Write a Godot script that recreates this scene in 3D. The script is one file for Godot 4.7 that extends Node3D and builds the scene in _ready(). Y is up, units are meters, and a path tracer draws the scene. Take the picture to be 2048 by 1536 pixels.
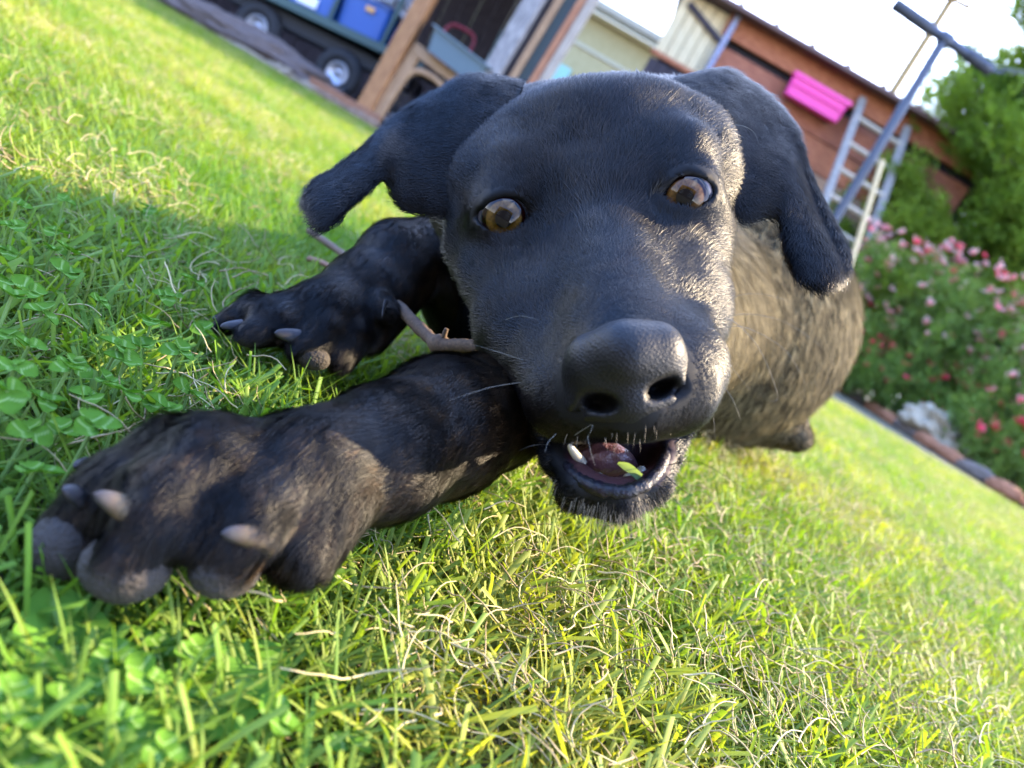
extends Node3D
# A black puppy lying on a lawn in front of garden sheds. Units are metres, y is up.

const FOCAL := 1490.0        # focal length of the lens in pixels of a 2048 x 1536 picture
const EYE := Vector3(0.0, 0.13, 0.0)
const SHOW_FUR := true
var lens_basis := Basis()
var rng := RandomNumberGenerator.new()
var taken := {}
var wobble := FastNoiseLite.new()


# ---------------------------------------------------------------- naming helpers
func numbered(called: String) -> String:
	if not taken.has(called):
		taken[called] = 0
		return called
	taken[called] += 1
	return "%s_%03d" % [called, taken[called]]


func tag(o: Node, label := "", category := "", group := "", kind := "") -> Node:
	if label != "":
		o.set_meta("label", label)
	if category != "":
		o.set_meta("category", category)
	if group != "":
		o.set_meta("group", group)
	if kind != "":
		o.set_meta("kind", kind)
	return o


func thing(called: String, label: String, category: String, at := Vector3.ZERO, turn := 0.0, group := "") -> Node3D:
	var o := Node3D.new()
	o.name = numbered(called)
	o.position = at
	o.rotation.y = turn
	add_child(o, true)
	tag(o, label, category, group)
	return o


func obj(called: String, m: Mesh, mat: Material, parent: Node = null) -> MeshInstance3D:
	var o := MeshInstance3D.new()
	o.name = numbered(called) if parent == null else called
	o.mesh = m
	o.material_override = mat
	if parent == null:
		add_child(o, true)
	else:
		parent.add_child(o, true)
	return o


func structure(called: String, m: Mesh, mat: Material) -> MeshInstance3D:
	var o := obj(called, m, mat)
	o.set_meta("kind", "structure")
	return o


func lin(r: float, g: float, b: float, a := 1.0) -> Color:
	return Color(r, g, b, a).linear_to_srgb()


func plain(c: Color, rough := 0.7, metal := 0.0) -> StandardMaterial3D:
	var m := StandardMaterial3D.new()
	m.albedo_color = c
	m.roughness = rough
	m.metallic = metal
	return m


func tinted(rough := 0.7, spec := 0.5) -> StandardMaterial3D:
	var m := StandardMaterial3D.new()
	m.vertex_color_use_as_albedo = true
	m.roughness = rough
	m.metallic_specular = spec
	return m


# ---------------------------------------------------------------- implicit surfaces (the puppy's body)
class Field:
	var kind := PackedInt32Array()
	var a := PackedVector3Array()
	var ab := PackedVector3Array()
	var inv := PackedFloat32Array()
	var ra := PackedFloat32Array()
	var rb := PackedFloat32Array()
	var blend := PackedFloat32Array()
	var turn: Array[Basis] = []
	var size := PackedVector3Array()
	var zone := PackedInt32Array()
	var flow := PackedVector3Array()
	var dig: Field = null

	func capsule(p: Vector3, q: Vector3, r0: float, r1: float, k: float, z := 0) -> void:
		kind.append(0)
		a.append(p)
		ab.append(q - p)
		inv.append(1.0 / maxf((q - p).length_squared(), 1e-12))
		ra.append(r0)
		rb.append(r1 - r0)
		blend.append(k)
		turn.append(Basis())
		size.append(Vector3.ONE)
		zone.append(z)
		flow.append((q - p).normalized())

	func egg(p: Vector3, r: Vector3, axes: Basis, k: float, z := 0, f := Vector3.ZERO) -> void:
		kind.append(1)
		a.append(p)
		ab.append(Vector3.ZERO)
		inv.append(1.0)
		ra.append(minf(r.x, minf(r.y, r.z)))
		rb.append(0.0)
		blend.append(k)
		turn.append(axes.inverse())
		size.append(r)
		zone.append(z)
		flow.append(f)

	func almond(p: Vector3, r: Vector3, axes: Basis, k: float) -> void:
		egg(p, r, axes, k)
		kind[kind.size() - 1] = 2

	func one(i: int, p: Vector3) -> float:
		var pa := p - a[i]
		if kind[i] == 0:
			var h := clampf(pa.dot(ab[i]) * inv[i], 0.0, 1.0)
			return (pa - ab[i] * h).length() - ra[i] - rb[i] * h
		var q: Vector3 = turn[i] * pa
		var r := size[i]
		if kind[i] == 1:
			var k0 := (q / r).length()
			if k0 < 1e-4:
				return -ra[i]
			return k0 * (k0 - 1.0) / (q / (r * r)).length()
		var s := q.x / r.x
		return maxf((absf(q.y) - r.y * (1.0 - s * s)) * 0.75, -q.z - r.z)

	func at(p: Vector3, list: PackedInt32Array, dug: PackedInt32Array) -> float:
		var d := 1.0
		for i in list:
			var e := one(i, p)
			var k := blend[i]
			var h := maxf(k - absf(d - e), 0.0)
			d = minf(d, e) - h * h * 0.25 / k
		for i in dug:
			var e := -dig.one(i, p)
			var k := dig.blend[i]
			var h := maxf(k - absf(d - e), 0.0)
			d = maxf(d, e) + h * h * 0.25 / k
		return d

	# Surface nets in blocks of eight cells; only blocks that the surface can cross are visited.
	func mesh(cell: float, out: Dictionary) -> void:
		var lo := Vector3(1e9, 1e9, 1e9)
		var hi := -lo
		for i in a.size():
			var m := maxf(size[i].x, maxf(size[i].y, size[i].z)) if kind[i] else maxf(ra[i], ra[i] + rb[i])
			for q in [a[i], a[i] + ab[i]]:
				lo = lo.min(q - Vector3.ONE * (m + 0.004))
				hi = hi.max(q + Vector3.ONE * (m + 0.004))
		var n := 8
		var step := cell * n
		var bx := int(ceil((hi.x - lo.x) / step))
		var by := int(ceil((hi.y - lo.y) / step))
		var bz := int(ceil((hi.z - lo.z) / step))
		var reach := step * 0.87
		var every := PackedInt32Array(range(a.size()))
		var holes := PackedInt32Array(range(dig.a.size())) if dig else PackedInt32Array()
		var cells := {}
		var edges := PackedInt32Array()
		var V: PackedVector3Array = out.v
		var C: PackedVector3Array = PackedVector3Array()
		var lists: Array[PackedInt32Array] = []
		var owner_list := PackedInt32Array()
		var first := V.size()
		var w := n + 1
		var wx := bx * n + 2
		var wy := by * n + 2
		var vals := PackedFloat32Array()
		vals.resize(w * w * w)
		for kz in bz:
			for ky in by:
				for kx in bx:
					var c := lo + Vector3(kx + 0.5, ky + 0.5, kz + 0.5) * step
					var ds := PackedFloat32Array()
					ds.resize(a.size())
					var least := 1e9
					for i in a.size():
						ds[i] = one(i, c)
						least = minf(least, ds[i])
					if least > reach * 1.25 + 0.01:
						continue
					if absf(at(c, every, holes)) > reach * 1.5 + 0.003:
						continue
					var near := PackedInt32Array()
					for i in a.size():
						if ds[i] < least + 2.2 * reach + blend[i] * 1.5 + 0.002:
							near.append(i)
					var dug := PackedInt32Array()
					for i in holes:
						if dig.one(i, c) < reach * 1.3 + 0.006:
							dug.append(i)
					var o := lo + Vector3(kx, ky, kz) * step
					var idx := 0
					var pos := 0
					for z in w:
						for y in w:
							for x in w:
								var f := at(o + Vector3(x, y, z) * cell, near, dug)
								vals[idx] = f
								idx += 1
								if f < 0.0:
									pos += 1
					if pos == 0 or pos == w * w * w:
						continue
					lists.append(near)
					for z in n:
						for y in n:
							for x in n:
								var b := x + w * (y + w * z)
								var v := [vals[b], vals[b + 1], vals[b + w], vals[b + w + 1], vals[b + w * w], vals[b + w * w + 1], vals[b + w * w + w], vals[b + w * w + w + 1]]
								var inside := 0
								for t in v:
									if t < 0.0:
										inside += 1
								if inside == 0 or inside == 8:
									continue
								var sum := Vector3.ZERO
								var cnt := 0
								for e in 12:
									var ax := e / 4
									var j := e % 4
									var p0: int
									var d: int
									if ax == 0:
										p0 = j * 2
										d = 1
									elif ax == 1:
										p0 = (j & 1) + (j >> 1) * 4
										d = 2
									else:
										p0 = j
										d = 4
									var f0: float = v[p0]
									var f1: float = v[p0 + d]
									if (f0 < 0.0) == (f1 < 0.0):
										continue
									var t := f0 / (f0 - f1)
									var q := Vector3(p0 & 1, (p0 >> 1) & 1, p0 >> 2)
									q[ax] += t
									sum += q
									cnt += 1
								var gx := kx * n + x
								var gy := ky * n + y
								var gz := kz * n + z
								cells[gx + wx * (gy + wy * gz)] = V.size()
								V.append(lo + (Vector3(gx, gy, gz) + sum / cnt) * cell)
								owner_list.append(lists.size() - 1)
								var s0: bool = v[0] < 0.0
								if s0 != (v[1] < 0.0):
									edges.append_array([gx, gy, gz, 0, int(s0)])
								if s0 != (v[2] < 0.0):
									edges.append_array([gx, gy, gz, 1, int(s0)])
								if s0 != (v[4] < 0.0):
									edges.append_array([gx, gy, gz, 2, int(s0)])
		var I: PackedInt32Array = out.i
		var dy := wx
		var dz := wx * wy
		var du := [dy, dz, 1]
		var dv := [dz, 1, dy]
		for e in range(0, edges.size(), 5):
			var k := edges[e] + wx * (edges[e + 1] + wy * edges[e + 2])
			var u: int = du[edges[e + 3]]
			var vv: int = dv[edges[e + 3]]
			if not (cells.has(k - u) and cells.has(k - vv) and cells.has(k - u - vv)):
				continue
			var q0: int = cells[k]
			var q1: int = cells[k - u]
			var q2: int = cells[k - u - vv]
			var q3: int = cells[k - vv]
			if edges[e + 4]:
				I.append_array([q0, q2, q1, q0, q3, q2])
			else:
				I.append_array([q0, q1, q2, q0, q2, q3])
		# what grows where: the hair's direction and the zone of the nearest shape
		var FL: PackedVector3Array = out.f
		var Z: PackedInt32Array = out.z
		for i in range(first, V.size()):
			var p := V[i]
			var fsum := Vector3.ZERO
			var best := 1e9
			var zb := 0
			for j in lists[owner_list[i - first]]:
				var d := one(j, p)
				var g := exp(-clampf(d, -0.02, 0.05) * 220.0)
				fsum += flow[j] * g
				if d < best:
					best = d
					zb = zone[j]
			FL.append(fsum)
			Z.append(zb)
		out.v = V
		out.i = I
		out.f = FL
		out.z = Z


func new_skin() -> Dictionary:
	return {"v": PackedVector3Array(), "i": PackedInt32Array(), "f": PackedVector3Array(), "z": PackedInt32Array()}


func smooth_normals(v: PackedVector3Array, idx: PackedInt32Array) -> PackedVector3Array:
	var n := PackedVector3Array()
	n.resize(v.size())
	for t in range(0, idx.size(), 3):
		var i := idx[t]
		var j := idx[t + 1]
		var k := idx[t + 2]
		var c := (v[k] - v[i]).cross(v[j] - v[i])
		n[i] += c
		n[j] += c
		n[k] += c
	for i in n.size():
		n[i] = n[i].normalized()
	return n


func to_mesh(v: PackedVector3Array, n: PackedVector3Array, idx: PackedInt32Array, col := PackedColorArray(), uv := PackedVector2Array()) -> ArrayMesh:
	var arr := []
	arr.resize(Mesh.ARRAY_MAX)
	arr[Mesh.ARRAY_VERTEX] = v
	arr[Mesh.ARRAY_NORMAL] = n
	arr[Mesh.ARRAY_INDEX] = idx
	if col.size():
		arr[Mesh.ARRAY_COLOR] = col
	if uv.size():
		arr[Mesh.ARRAY_TEX_UV] = uv
	var m := ArrayMesh.new()
	m.add_surface_from_arrays(Mesh.PRIMITIVE_TRIANGLES, arr)
	return m


# A point the lens sees at pixel (x, y) of the photograph, d metres along its axis: used only to measure the puppy's landmarks.
func seen(x: float, y: float, d: float) -> Vector3:
	return EYE + lens_basis * Vector3((x - 1024.0) / FOCAL * d, (768.0 - y) / FOCAL * d, -d)


func px(r: float, d: float) -> float:
	return r * d / FOCAL


func chain(f: Field, pts: Array, k: float, z := 0) -> void:
	for i in pts.size() - 1:
		var p: Array = pts[i]
		var q: Array = pts[i + 1]
		f.capsule(seen(p[0], p[1], p[2]), seen(q[0], q[1], q[2]), px(p[3], p[2]), px(q[3], q[2]), k, z)


func blob(f: Field, x: float, y: float, d: float, rx: float, ry: float, rz: float, roll: float, k: float, z := 0, fl := Vector3.ZERO) -> void:
	f.egg(seen(x, y, d), Vector3(px(rx, d), px(ry, d), rz), lens_basis * Basis(Vector3(0, 0, 1), deg_to_rad(roll)), k, z, fl)


func _ready() -> void:
	rng.seed = 4711
	wobble.seed = 7
	wobble.frequency = 1.0
	wobble.fractal_octaves = 2
	var cam := Camera3D.new()
	cam.name = "camera"
	lens_basis = Basis(Vector3(1, 0, 0), deg_to_rad(-12.93)) * Basis(Vector3(0, 0, 1), deg_to_rad(30.0))
	cam.transform = Transform3D(lens_basis, EYE)
	var at := CameraAttributesPhysical.new()
	at.frustum_focal_length = 23.28
	at.frustum_focus_distance = 0.245
	at.exposure_aperture = 10.5
	at.frustum_near = 0.01
	at.frustum_far = 400.0
	cam.attributes = at
	cam.fov = 54.53
	cam.near = 0.01
	cam.far = 400.0
	add_child(cam)
	cam.current = true

	var env := Environment.new()
	env.background_mode = Environment.BG_SKY
	var sky_mat := ProceduralSkyMaterial.new()
	sky_mat.sky_top_color = Color(0.36, 0.52, 0.80)
	sky_mat.sky_horizon_color = Color(0.90, 0.93, 0.96)
	sky_mat.sky_curve = 0.12
	sky_mat.sky_energy_multiplier = 1.25
	sky_mat.ground_bottom_color = Color(0.20, 0.26, 0.10)
	sky_mat.ground_horizon_color = Color(0.55, 0.62, 0.55)
	var cover := FastNoiseLite.new()
	cover.seed = 12
	cover.frequency = 0.004
	cover.fractal_octaves = 5
	var ramp := Gradient.new()
	ramp.offsets = PackedFloat32Array([0.0, 0.52, 0.68, 1.0])
	ramp.colors = PackedColorArray([Color(1, 1, 1, 0), Color(1, 1, 1, 0), Color(1, 1, 1, 0.55), Color(1, 1, 1, 0.8)])
	var clouds := NoiseTexture2D.new()
	clouds.width = 1024
	clouds.height = 512
	clouds.seamless = true
	clouds.noise = cover
	clouds.color_ramp = ramp
	sky_mat.sky_cover = clouds
	var sky := Sky.new()
	sky.sky_material = sky_mat
	env.sky = sky
	env.tonemap_mode = Environment.TONE_MAPPER_LINEAR
	env.tonemap_exposure = 6.0
	env.sdfgi_enabled = true
	env.ssao_enabled = true
	env.ssil_enabled = true
	var we := WorldEnvironment.new()
	we.name = "world_environment"
	we.environment = env
	add_child(we)

	var sun := DirectionalLight3D.new()
	sun.name = "sun"
	sun.light_energy = 1.45
	sun.light_color = Color(1.0, 0.90, 0.74)
	sun.light_angular_distance = 0.8
	sun.shadow_enabled = true
	add_child(sun)
	sun.look_at_from_position(Vector3(0.80, 0.54, -0.33) * 10.0, Vector3.ZERO, Vector3.UP)

	build_ground()
	build_sheds()
	build_bed()
	build_house_behind()
	build_puppy()
	build_stick()
	build_weeds()
	build_lawn()


# ---------------------------------------------------------------- the puppy
func ear(skin: Dictionary, rows: Array, bulge: float, thick: float, tilt: float) -> void:
	var nu := 34
	var nv := 22
	var top := PackedVector3Array()
	var low := PackedVector3Array()
	for r in rows:
		top.append(seen(r[0], r[1], r[2]))
		low.append(seen(r[3], r[4], r[5]))
	var mid := []
	var V: PackedVector3Array = skin.v
	var I: PackedInt32Array = skin.i
	var FL: PackedVector3Array = skin.f
	var Z: PackedInt32Array = skin.z
	var base := V.size()
	var m := rows.size()
	var grid_p := []
	var towards := (EYE - (top[m / 2] + low[m / 2]) * 0.5).normalized()
	for u in nu + 1:
		var t := float(u) / nu * (m - 1)
		var i := mini(int(t), m - 2)
		var s := t - i
		var i0 := maxi(i - 1, 0)
		var i3 := mini(i + 2, m - 1)
		var a := top[i].cubic_interpolate(top[i + 1], top[i0], top[i3], s)
		var b := low[i].cubic_interpolate(low[i + 1], low[i0], low[i3], s)
		var row := PackedVector3Array()
		for v in nv + 1:
			var q := float(v) / nv
			var fade := minf(1.0, (1.0 - float(u) / nu) * 5.0)
			var lift := bulge * pow(sin(q * PI), 0.8) * sqrt(fade) - tilt * exp(-pow((q - 0.24) / 0.09, 2.0)) * smoothstep(0.3, 0.5, float(u) / nu) * fade
			row.append(a.lerp(b, q) + towards * lift)
		grid_p.append(row)
	for side in 2:
		for u in nu + 1:
			for v in nv + 1:
				var p: Vector3 = grid_p[u][v]
				var du: Vector3 = grid_p[mini(u + 1, nu)][v] - grid_p[maxi(u - 1, 0)][v]
				var dv: Vector3 = grid_p[u][mini(v + 1, nv)] - grid_p[u][maxi(v - 1, 0)]
				var n := du.cross(dv).normalized()
				if n.dot(towards) < 0.0:
					n = -n
				var q := float(v) / nv
				var th := thick * sqrt(clampf(minf(minf(q, 1.0 - q) * 8.0, (1.0 - float(u) / nu) * 10.0), 0.0, 1.0))
				V.append(p + n * th * (0.5 if side == 0 else -0.5))
				FL.append(du.normalized())
				Z.append(1)
	var w := nv + 1
	var face := (nu + 1) * w
	var c := (V[base + 1 + w] - V[base]).cross(V[base + 1] - V[base])
	var flip: bool = ((V[base + (nu / 2) * w + nv / 2 + 1] - V[base + (nu / 2) * w + nv / 2]).cross(V[base + (nu / 2 + 1) * w + nv / 2] - V[base + (nu / 2) * w + nv / 2])).dot(towards) > 0.0
	for side in 2:
		for u in nu:
			for v in nv:
				var a := base + side * face + u * w + v
				if (side == 0) == flip:
					I.append_array([a, a + w, a + 1, a + 1, a + w, a + w + 1])
				else:
					I.append_array([a, a + 1, a + w, a + 1, a + w + 1, a + w])
	skin.v = V
	skin.i = I
	skin.f = FL
	skin.z = Z


func lathe_sphere(r: float, rings: int, segs: int) -> Dictionary:
	var v := PackedVector3Array()
	var idx := PackedInt32Array()
	for i in rings + 1:
		var th := PI * i / rings
		for j in segs + 1:
			var ph := TAU * j / segs
			v.append(Vector3(sin(th) * cos(ph), sin(th) * sin(ph), cos(th)) * r)
	for i in rings:
		for j in segs:
			var a := i * (segs + 1) + j
			idx.append_array([a, a + 1, a + segs + 1, a + 1, a + segs + 2, a + segs + 1])
	return {"v": v, "i": idx}


func make_eye(parent: Node3D, x: float, y: float, d: float, r: float, look: Vector3, iris: Color) -> void:
	var s := lathe_sphere(r, 90, 72)
	var col := PackedColorArray()
	var v: PackedVector3Array = s.v
	var n := PackedVector3Array()
	for i in v.size():
		var p := v[i]
		n.append(p.normalized())
		var th := acos(clampf(p.z / r, -1, 1))
		var q := th / 0.68
		var ph := atan2(p.y, p.x)
		var c: Color
		if q < 0.40:
			c = Color(0.004, 0.004, 0.005)
		elif q < 1.0:
			var streak := 0.75 + 0.35 * wobble.get_noise_2d(ph * 6.0, q * 2.5) + 0.25 * wobble.get_noise_2d(ph * 19.0, q * 4.0)
			var t := (q - 0.40) / 0.60
			c = iris * streak * lerpf(0.35, 1.2, smoothstep(0.0, 0.6, t))
			c = c.lerp(Color(0.006, 0.004, 0.003), smoothstep(0.82, 1.0, t))
			c = Color(0.004, 0.004, 0.005).lerp(c, smoothstep(0.0, 0.12, t))
		else:
			c = Color(0.004, 0.003, 0.003).lerp(Color(0.045, 0.042, 0.045), smoothstep(1.18, 1.5, q))
		c.a = 1.0
		col.append(c)
	var m := tinted(0.02, 0.34)
	var o := obj("eye", to_mesh(v, n, s.i, col), m, parent)
	o.position = seen(x, y, d) - parent.position
	o.basis = Basis.looking_at(-look, lens_basis.y)


func claw(parent: Node3D, base: Vector3, tip: Vector3, up: Vector3, r: float, col: Color) -> void:
	var v := PackedVector3Array()
	var idx := PackedInt32Array()
	var axis := tip - base
	var side := axis.cross(up).normalized()
	var lift := side.cross(axis).normalized()
	var segs := 14
	var rings := 12
	for i in rings + 1:
		var t := float(i) / rings
		var c := base + axis * t + lift * sin(t * PI * 0.75) * axis.length() * 0.05
		var rr := r * (1.0 - 0.58 * t) * sqrt(maxf(1.0 - pow(t, 7.0), 0.0))
		for j in segs + 1:
			var ph := TAU * j / segs
			v.append(c + side * cos(ph) * rr * 0.72 + lift * sin(ph) * rr)
	for i in rings:
		for j in segs:
			var a := i * (segs + 1) + j
			idx.append_array([a, a + segs + 1, a + 1, a + 1, a + segs + 1, a + segs + 2])
	var tint := PackedColorArray()
	var real := col.srgb_to_linear()
	for i in v.size():
		var t := float(i / (segs + 1)) / rings
		var k := wobble.get_noise_3dv(v[i] * 500.0)
		tint.append((real * (1.0 + 0.35 * k)).lerp(Color(0.034, 0.031, 0.030), smoothstep(0.45, 0.9, t)))
		v[i] -= parent.position
	var m := tinted(0.5, 0.35)
	obj("claw", to_mesh(v, smooth_normals(v, idx), idx, tint), m, parent)


var pads := PackedVector3Array()
var pads_r := PackedFloat32Array()


func pad(parent: Node3D, x: float, y: float, d: float, rx: float, ry: float, rz: float, roll: float, mat: Material) -> void:
	var s := lathe_sphere(1.0, 28, 36)
	var v: PackedVector3Array = s.v
	for i in v.size():
		var p := v[i]
		p *= 1.0 + 0.05 * wobble.get_noise_3dv(p * 3.0 + Vector3(x, y, 0))
		v[i] = p * Vector3(px(rx, d), px(ry, d), rz)
	var o := obj("paw_pad", to_mesh(v, smooth_normals(v, s.i), s.i), mat, parent)
	o.position = seen(x, y, d) - parent.position
	o.basis = lens_basis * Basis(Vector3(0, 0, 1), deg_to_rad(roll))
	pads.append(seen(x, y, d))
	pads_r.append(px((rx + ry) * 0.5, d) * 1.06)


const MM := 0.001
var limbs: Field
var trunk: Field
# zones: 0 face, 1 ears, 2 trunk, 3 legs, 4 mouth lining, 5 lips and chin, 6 muzzle, 7 rump
func build_puppy() -> void:
	var dog := thing("puppy", "black short-haired puppy lying on the lawn with its mouth open", "dog", Vector3(0.0, 0.0, -0.35))
	var eye_l := seen(1010, 438, 0.2640)
	var eye_r := seen(1369, 396, 0.2560)
	var look := lens_basis * Vector3(0, 0, 1)
	var h := Field.new()
	var dig := Field.new()
	h.dig = dig
	# skull, brows, cheeks
	blob(h, 1187, 362, 0.318, 264, 156, 0.055, 6.7, 14 * MM)
	chain(h, [[1020, 254, 0.318, 66], [1370, 236, 0.316, 66]], 16 * MM)
	blob(h, 1190, 330, 0.302, 200, 120, 0.033, 6.7, 20 * MM)
	chain(h, [[1192, 340, 0.284, 84], [1196, 430, 0.2712, 98]], 18 * MM)
	chain(h, [[1030, 384, 0.2715, 72], [1110, 402, 0.2712, 74]], 16 * MM)
	chain(h, [[1362, 338, 0.2635, 70], [1280, 370, 0.2665, 74]], 16 * MM)
	blob(h, 985, 420, 0.305, 100, 130, 0.034, 0, 12 * MM)
	blob(h, 1395, 390, 0.297, 64, 140, 0.03, 0, 12 * MM)
	chain(h, [[900, 360, 0.315, 70], [955, 420, 0.305, 72]], 10 * MM)
	# muzzle and flews
	chain(h, [[1198, 470, 0.266, 104], [1252, 745, 0.2000, 116]], 14 * MM, 6)
	chain(h, [[988, 510, 0.281, 84], [1066, 660, 0.2455, 88], [1130, 788, 0.2130, 80]], 13 * MM, 6)
	chain(h, [[1096, 505, 0.2735, 70], [1140, 650, 0.2435, 80]], 13 * MM, 6)
	chain(h, [[1138, 808, 0.2085, 70], [1240, 822, 0.1970, 58]], 6 * MM, 6)
	chain(h, [[1318, 490, 0.2645, 72], [1335, 650, 0.236, 72]], 13 * MM, 6)
	chain(h, [[1385, 470, 0.266, 72], [1364, 620, 0.241, 68], [1352, 740, 0.2115, 78], [1338, 787, 0.2055, 72]], 12 * MM, 6)
	chain(h, [[1346, 774, 0.2005, 76], [1285, 812, 0.196, 62]], 6 * MM, 6)
	# lower jaw with its lip, and the lining of the mouth
	chain(h, [[1106, 862, 0.234, 26], [1120, 920, 0.217, 32], [1162, 972, 0.2065, 36], [1240, 996, 0.2025, 35], [1304, 968, 0.206, 33], [1334, 915, 0.215, 24], [1342, 862, 0.234, 18]], 2.5 * MM, 5)
	chain(h, [[1150, 985, 0.222, 38], [1240, 1000, 0.217, 34], [1300, 975, 0.222, 36]], 4 * MM, 5)
	chain(h, [[1092, 838, 0.226, 36], [1112, 908, 0.2235, 26]], 4 * MM, 5)
	chain(h, [[1364, 832, 0.224, 30], [1344, 892, 0.2235, 20]], 4 * MM, 5)
	blob(h, 1228, 925, 0.2245, 110, 62, 0.0125, 0, 2.0 * MM, 4)
	chain(h, [[1220, 925, 0.246, 108], [1205, 840, 0.295, 130]], 4 * MM, 5)
	chain(dig, [[1282, 905, 0.206, 24], [1276, 893, 0.216, 30]], 5 * MM)
	dig.egg(seen(1327, 776, 0.189), Vector3(px(40, 0.18), px(21, 0.18), 12 * MM), lens_basis * Basis(Vector3(0, 0, 1), deg_to_rad(24)), 2 * MM)
	dig.egg(seen(1200, 806, 0.191), Vector3(px(38, 0.18), px(23, 0.18), 12 * MM), lens_basis * Basis(Vector3(0, 0, 1), deg_to_rad(-8)), 2 * MM)
	chain(dig, [[1262, 800, 0.1835, 6], [1266, 885, 0.1895, 8]], 1.2 * MM)
	# eyelids
	for e in [[eye_l, 63.0, 38.0, -6.0, 0.26, 0.0012, -0.0013], [eye_r, 57.0, 33.5, 14.0, 0.252, -0.0010, -0.0008]]:
		var c: Vector3 = e[0]
		h.egg(c, Vector3.ONE * 11.2 * MM, Basis(), 9 * MM, 0)
		dig.almond(c + lens_basis * Vector3(e[5], e[6], 0), Vector3(px(e[1], e[4]), px(e[2], e[4]), -3.0 * MM), lens_basis * Basis(Vector3(0, 0, 1), deg_to_rad(e[3])), 1.6 * MM)
	var skin := new_skin()
	h.mesh(1.9 * MM, skin)
	ear(skin, [[1050, 160, 0.298, 945, 420, 0.280], [940, 150, 0.300, 900, 430, 0.283], [880, 178, 0.300, 850, 428, 0.284], [832, 203, 0.299, 802, 416, 0.284], [778, 243, 0.295, 770, 360, 0.281], [726, 290, 0.289, 737, 386, 0.277], [672, 333, 0.282, 703, 414, 0.271], [626, 361, 0.276, 676, 444, 0.266], [603, 394, 0.271, 642, 462, 0.264]], 6 * MM, 2.2 * MM, 0.0)
	ear(skin, [[1320, 165, 0.299, 1390, 290, 0.275], [1440, 136, 0.305, 1425, 370, 0.273], [1490, 155, 0.306, 1442, 400, 0.272], [1540, 190, 0.304, 1480, 438, 0.274], [1592, 250, 0.301, 1530, 436, 0.277], [1614, 322, 0.297, 1560, 446, 0.277], [1640, 382, 0.292, 1567, 492, 0.275], [1675, 450, 0.284, 1577, 530, 0.272], [1699, 505, 0.277, 1598, 560, 0.268], [1697, 548, 0.271, 1634, 581, 0.266]], 8 * MM, 2.2 * MM, 3.5 * MM)

	# front legs and paws
	var g := Field.new()
	var gap := Field.new()
	g.dig = gap
	chain(gap, [[520, 975, 0.1475, 8], [425, 1100, 0.1435, 20], [402, 1215, 0.148, 26]], 4 * MM)
	chain(gap, [[290, 960, 0.150, 6], [200, 1045, 0.1475, 15], [185, 1160, 0.152, 22]], 4 * MM)
	chain(gap, [[620, 1020, 0.158, 8], [560, 1120, 0.156, 16], [545, 1200, 0.158, 22]], 4 * MM)
	chain(gap, [[570, 665, 0.302, 7], [560, 720, 0.304, 10]], 2 * MM)
	chain(gap, [[660, 690, 0.306, 6], [650, 740, 0.308, 10]], 2 * MM)
	chain(g, [[1100, 780, 0.268, 92], [985, 822, 0.245, 106], [890, 852, 0.222, 130], [770, 905, 0.198, 126], [650, 940, 0.182, 112]], 8 * MM, 3)
	chain(g, [[640, 935, 0.180, 110], [440, 955, 0.168, 108]], 8 * MM, 3)
	chain(g, [[430, 930, 0.166, 104], [335, 1010, 0.156, 98], [268, 1092, 0.1505, 84]], 4 * MM, 3)
	chain(g, [[590, 980, 0.170, 100], [520, 1040, 0.160, 90], [466, 1096, 0.1555, 76]], 4 * MM, 3)
	chain(g, [[350, 915, 0.172, 86], [240, 985, 0.164, 76], [155, 1056, 0.159, 64]], 4 * MM, 3)
	chain(g, [[650, 1000, 0.176, 104], [612, 1095, 0.167, 76]], 4 * MM, 3)
	chain(g, [[860, 505, 0.378, 60], [800, 522, 0.366, 76], [730, 585, 0.349, 76], [660, 630, 0.330, 70], [545, 640, 0.314, 50]], 8 * MM, 3)
	chain(g, [[800, 565, 0.36, 60], [735, 655, 0.337, 54]], 8 * MM, 3)
	chain(g, [[515, 622, 0.317, 38], [458, 645, 0.309, 24]], 2.5 * MM, 3)
	chain(g, [[570, 648, 0.312, 44], [505, 668, 0.303, 30]], 2.5 * MM, 3)
	chain(g, [[650, 660, 0.319, 54], [612, 695, 0.309, 38]], 2.5 * MM, 3)
	chain(g, [[705, 670, 0.326, 48], [685, 712, 0.319, 32]], 2.5 * MM, 3)
	chain(g, [[748, 590, 0.338, 26], [776, 622, 0.325, 25]], 3 * MM, 3)
	chain(g, [[860, 505, 0.378, 60], [960, 610, 0.40, 120]], 10 * MM, 3)
	g.mesh(2.2 * MM, skin)
	limbs = g

	# neck, chest, belly, rump and a hind foot
	var b := Field.new()
	chain(b, [[1190, 430, 0.37, 240], [1180, 610, 0.45, 230], [1330, 610, 0.62, 190]], 40 * MM, 2)
	chain(b, [[1060, 560, 0.41, 190], [1130, 760, 0.36, 110]], 30 * MM, 2)
	blob(b, 1408, 640, 0.75, 284, 250, 0.13, 0, 40 * MM, 7, Vector3(0.1, -1.0, 0.0))
	chain(b, [[1540, 838, 0.75, 60], [1592, 872, 0.72, 34]], 16 * MM, 8)
	b.mesh(7 * MM, skin)
	trunk = b

	var V: PackedVector3Array = skin.v
	var I: PackedInt32Array = skin.i
	var N := smooth_normals(V, I)
	var col := PackedColorArray()
	col.resize(V.size())
	var bare := PackedFloat32Array()
	bare.resize(V.size())
	var hole := seen(1278, 900, 0.216)
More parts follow.
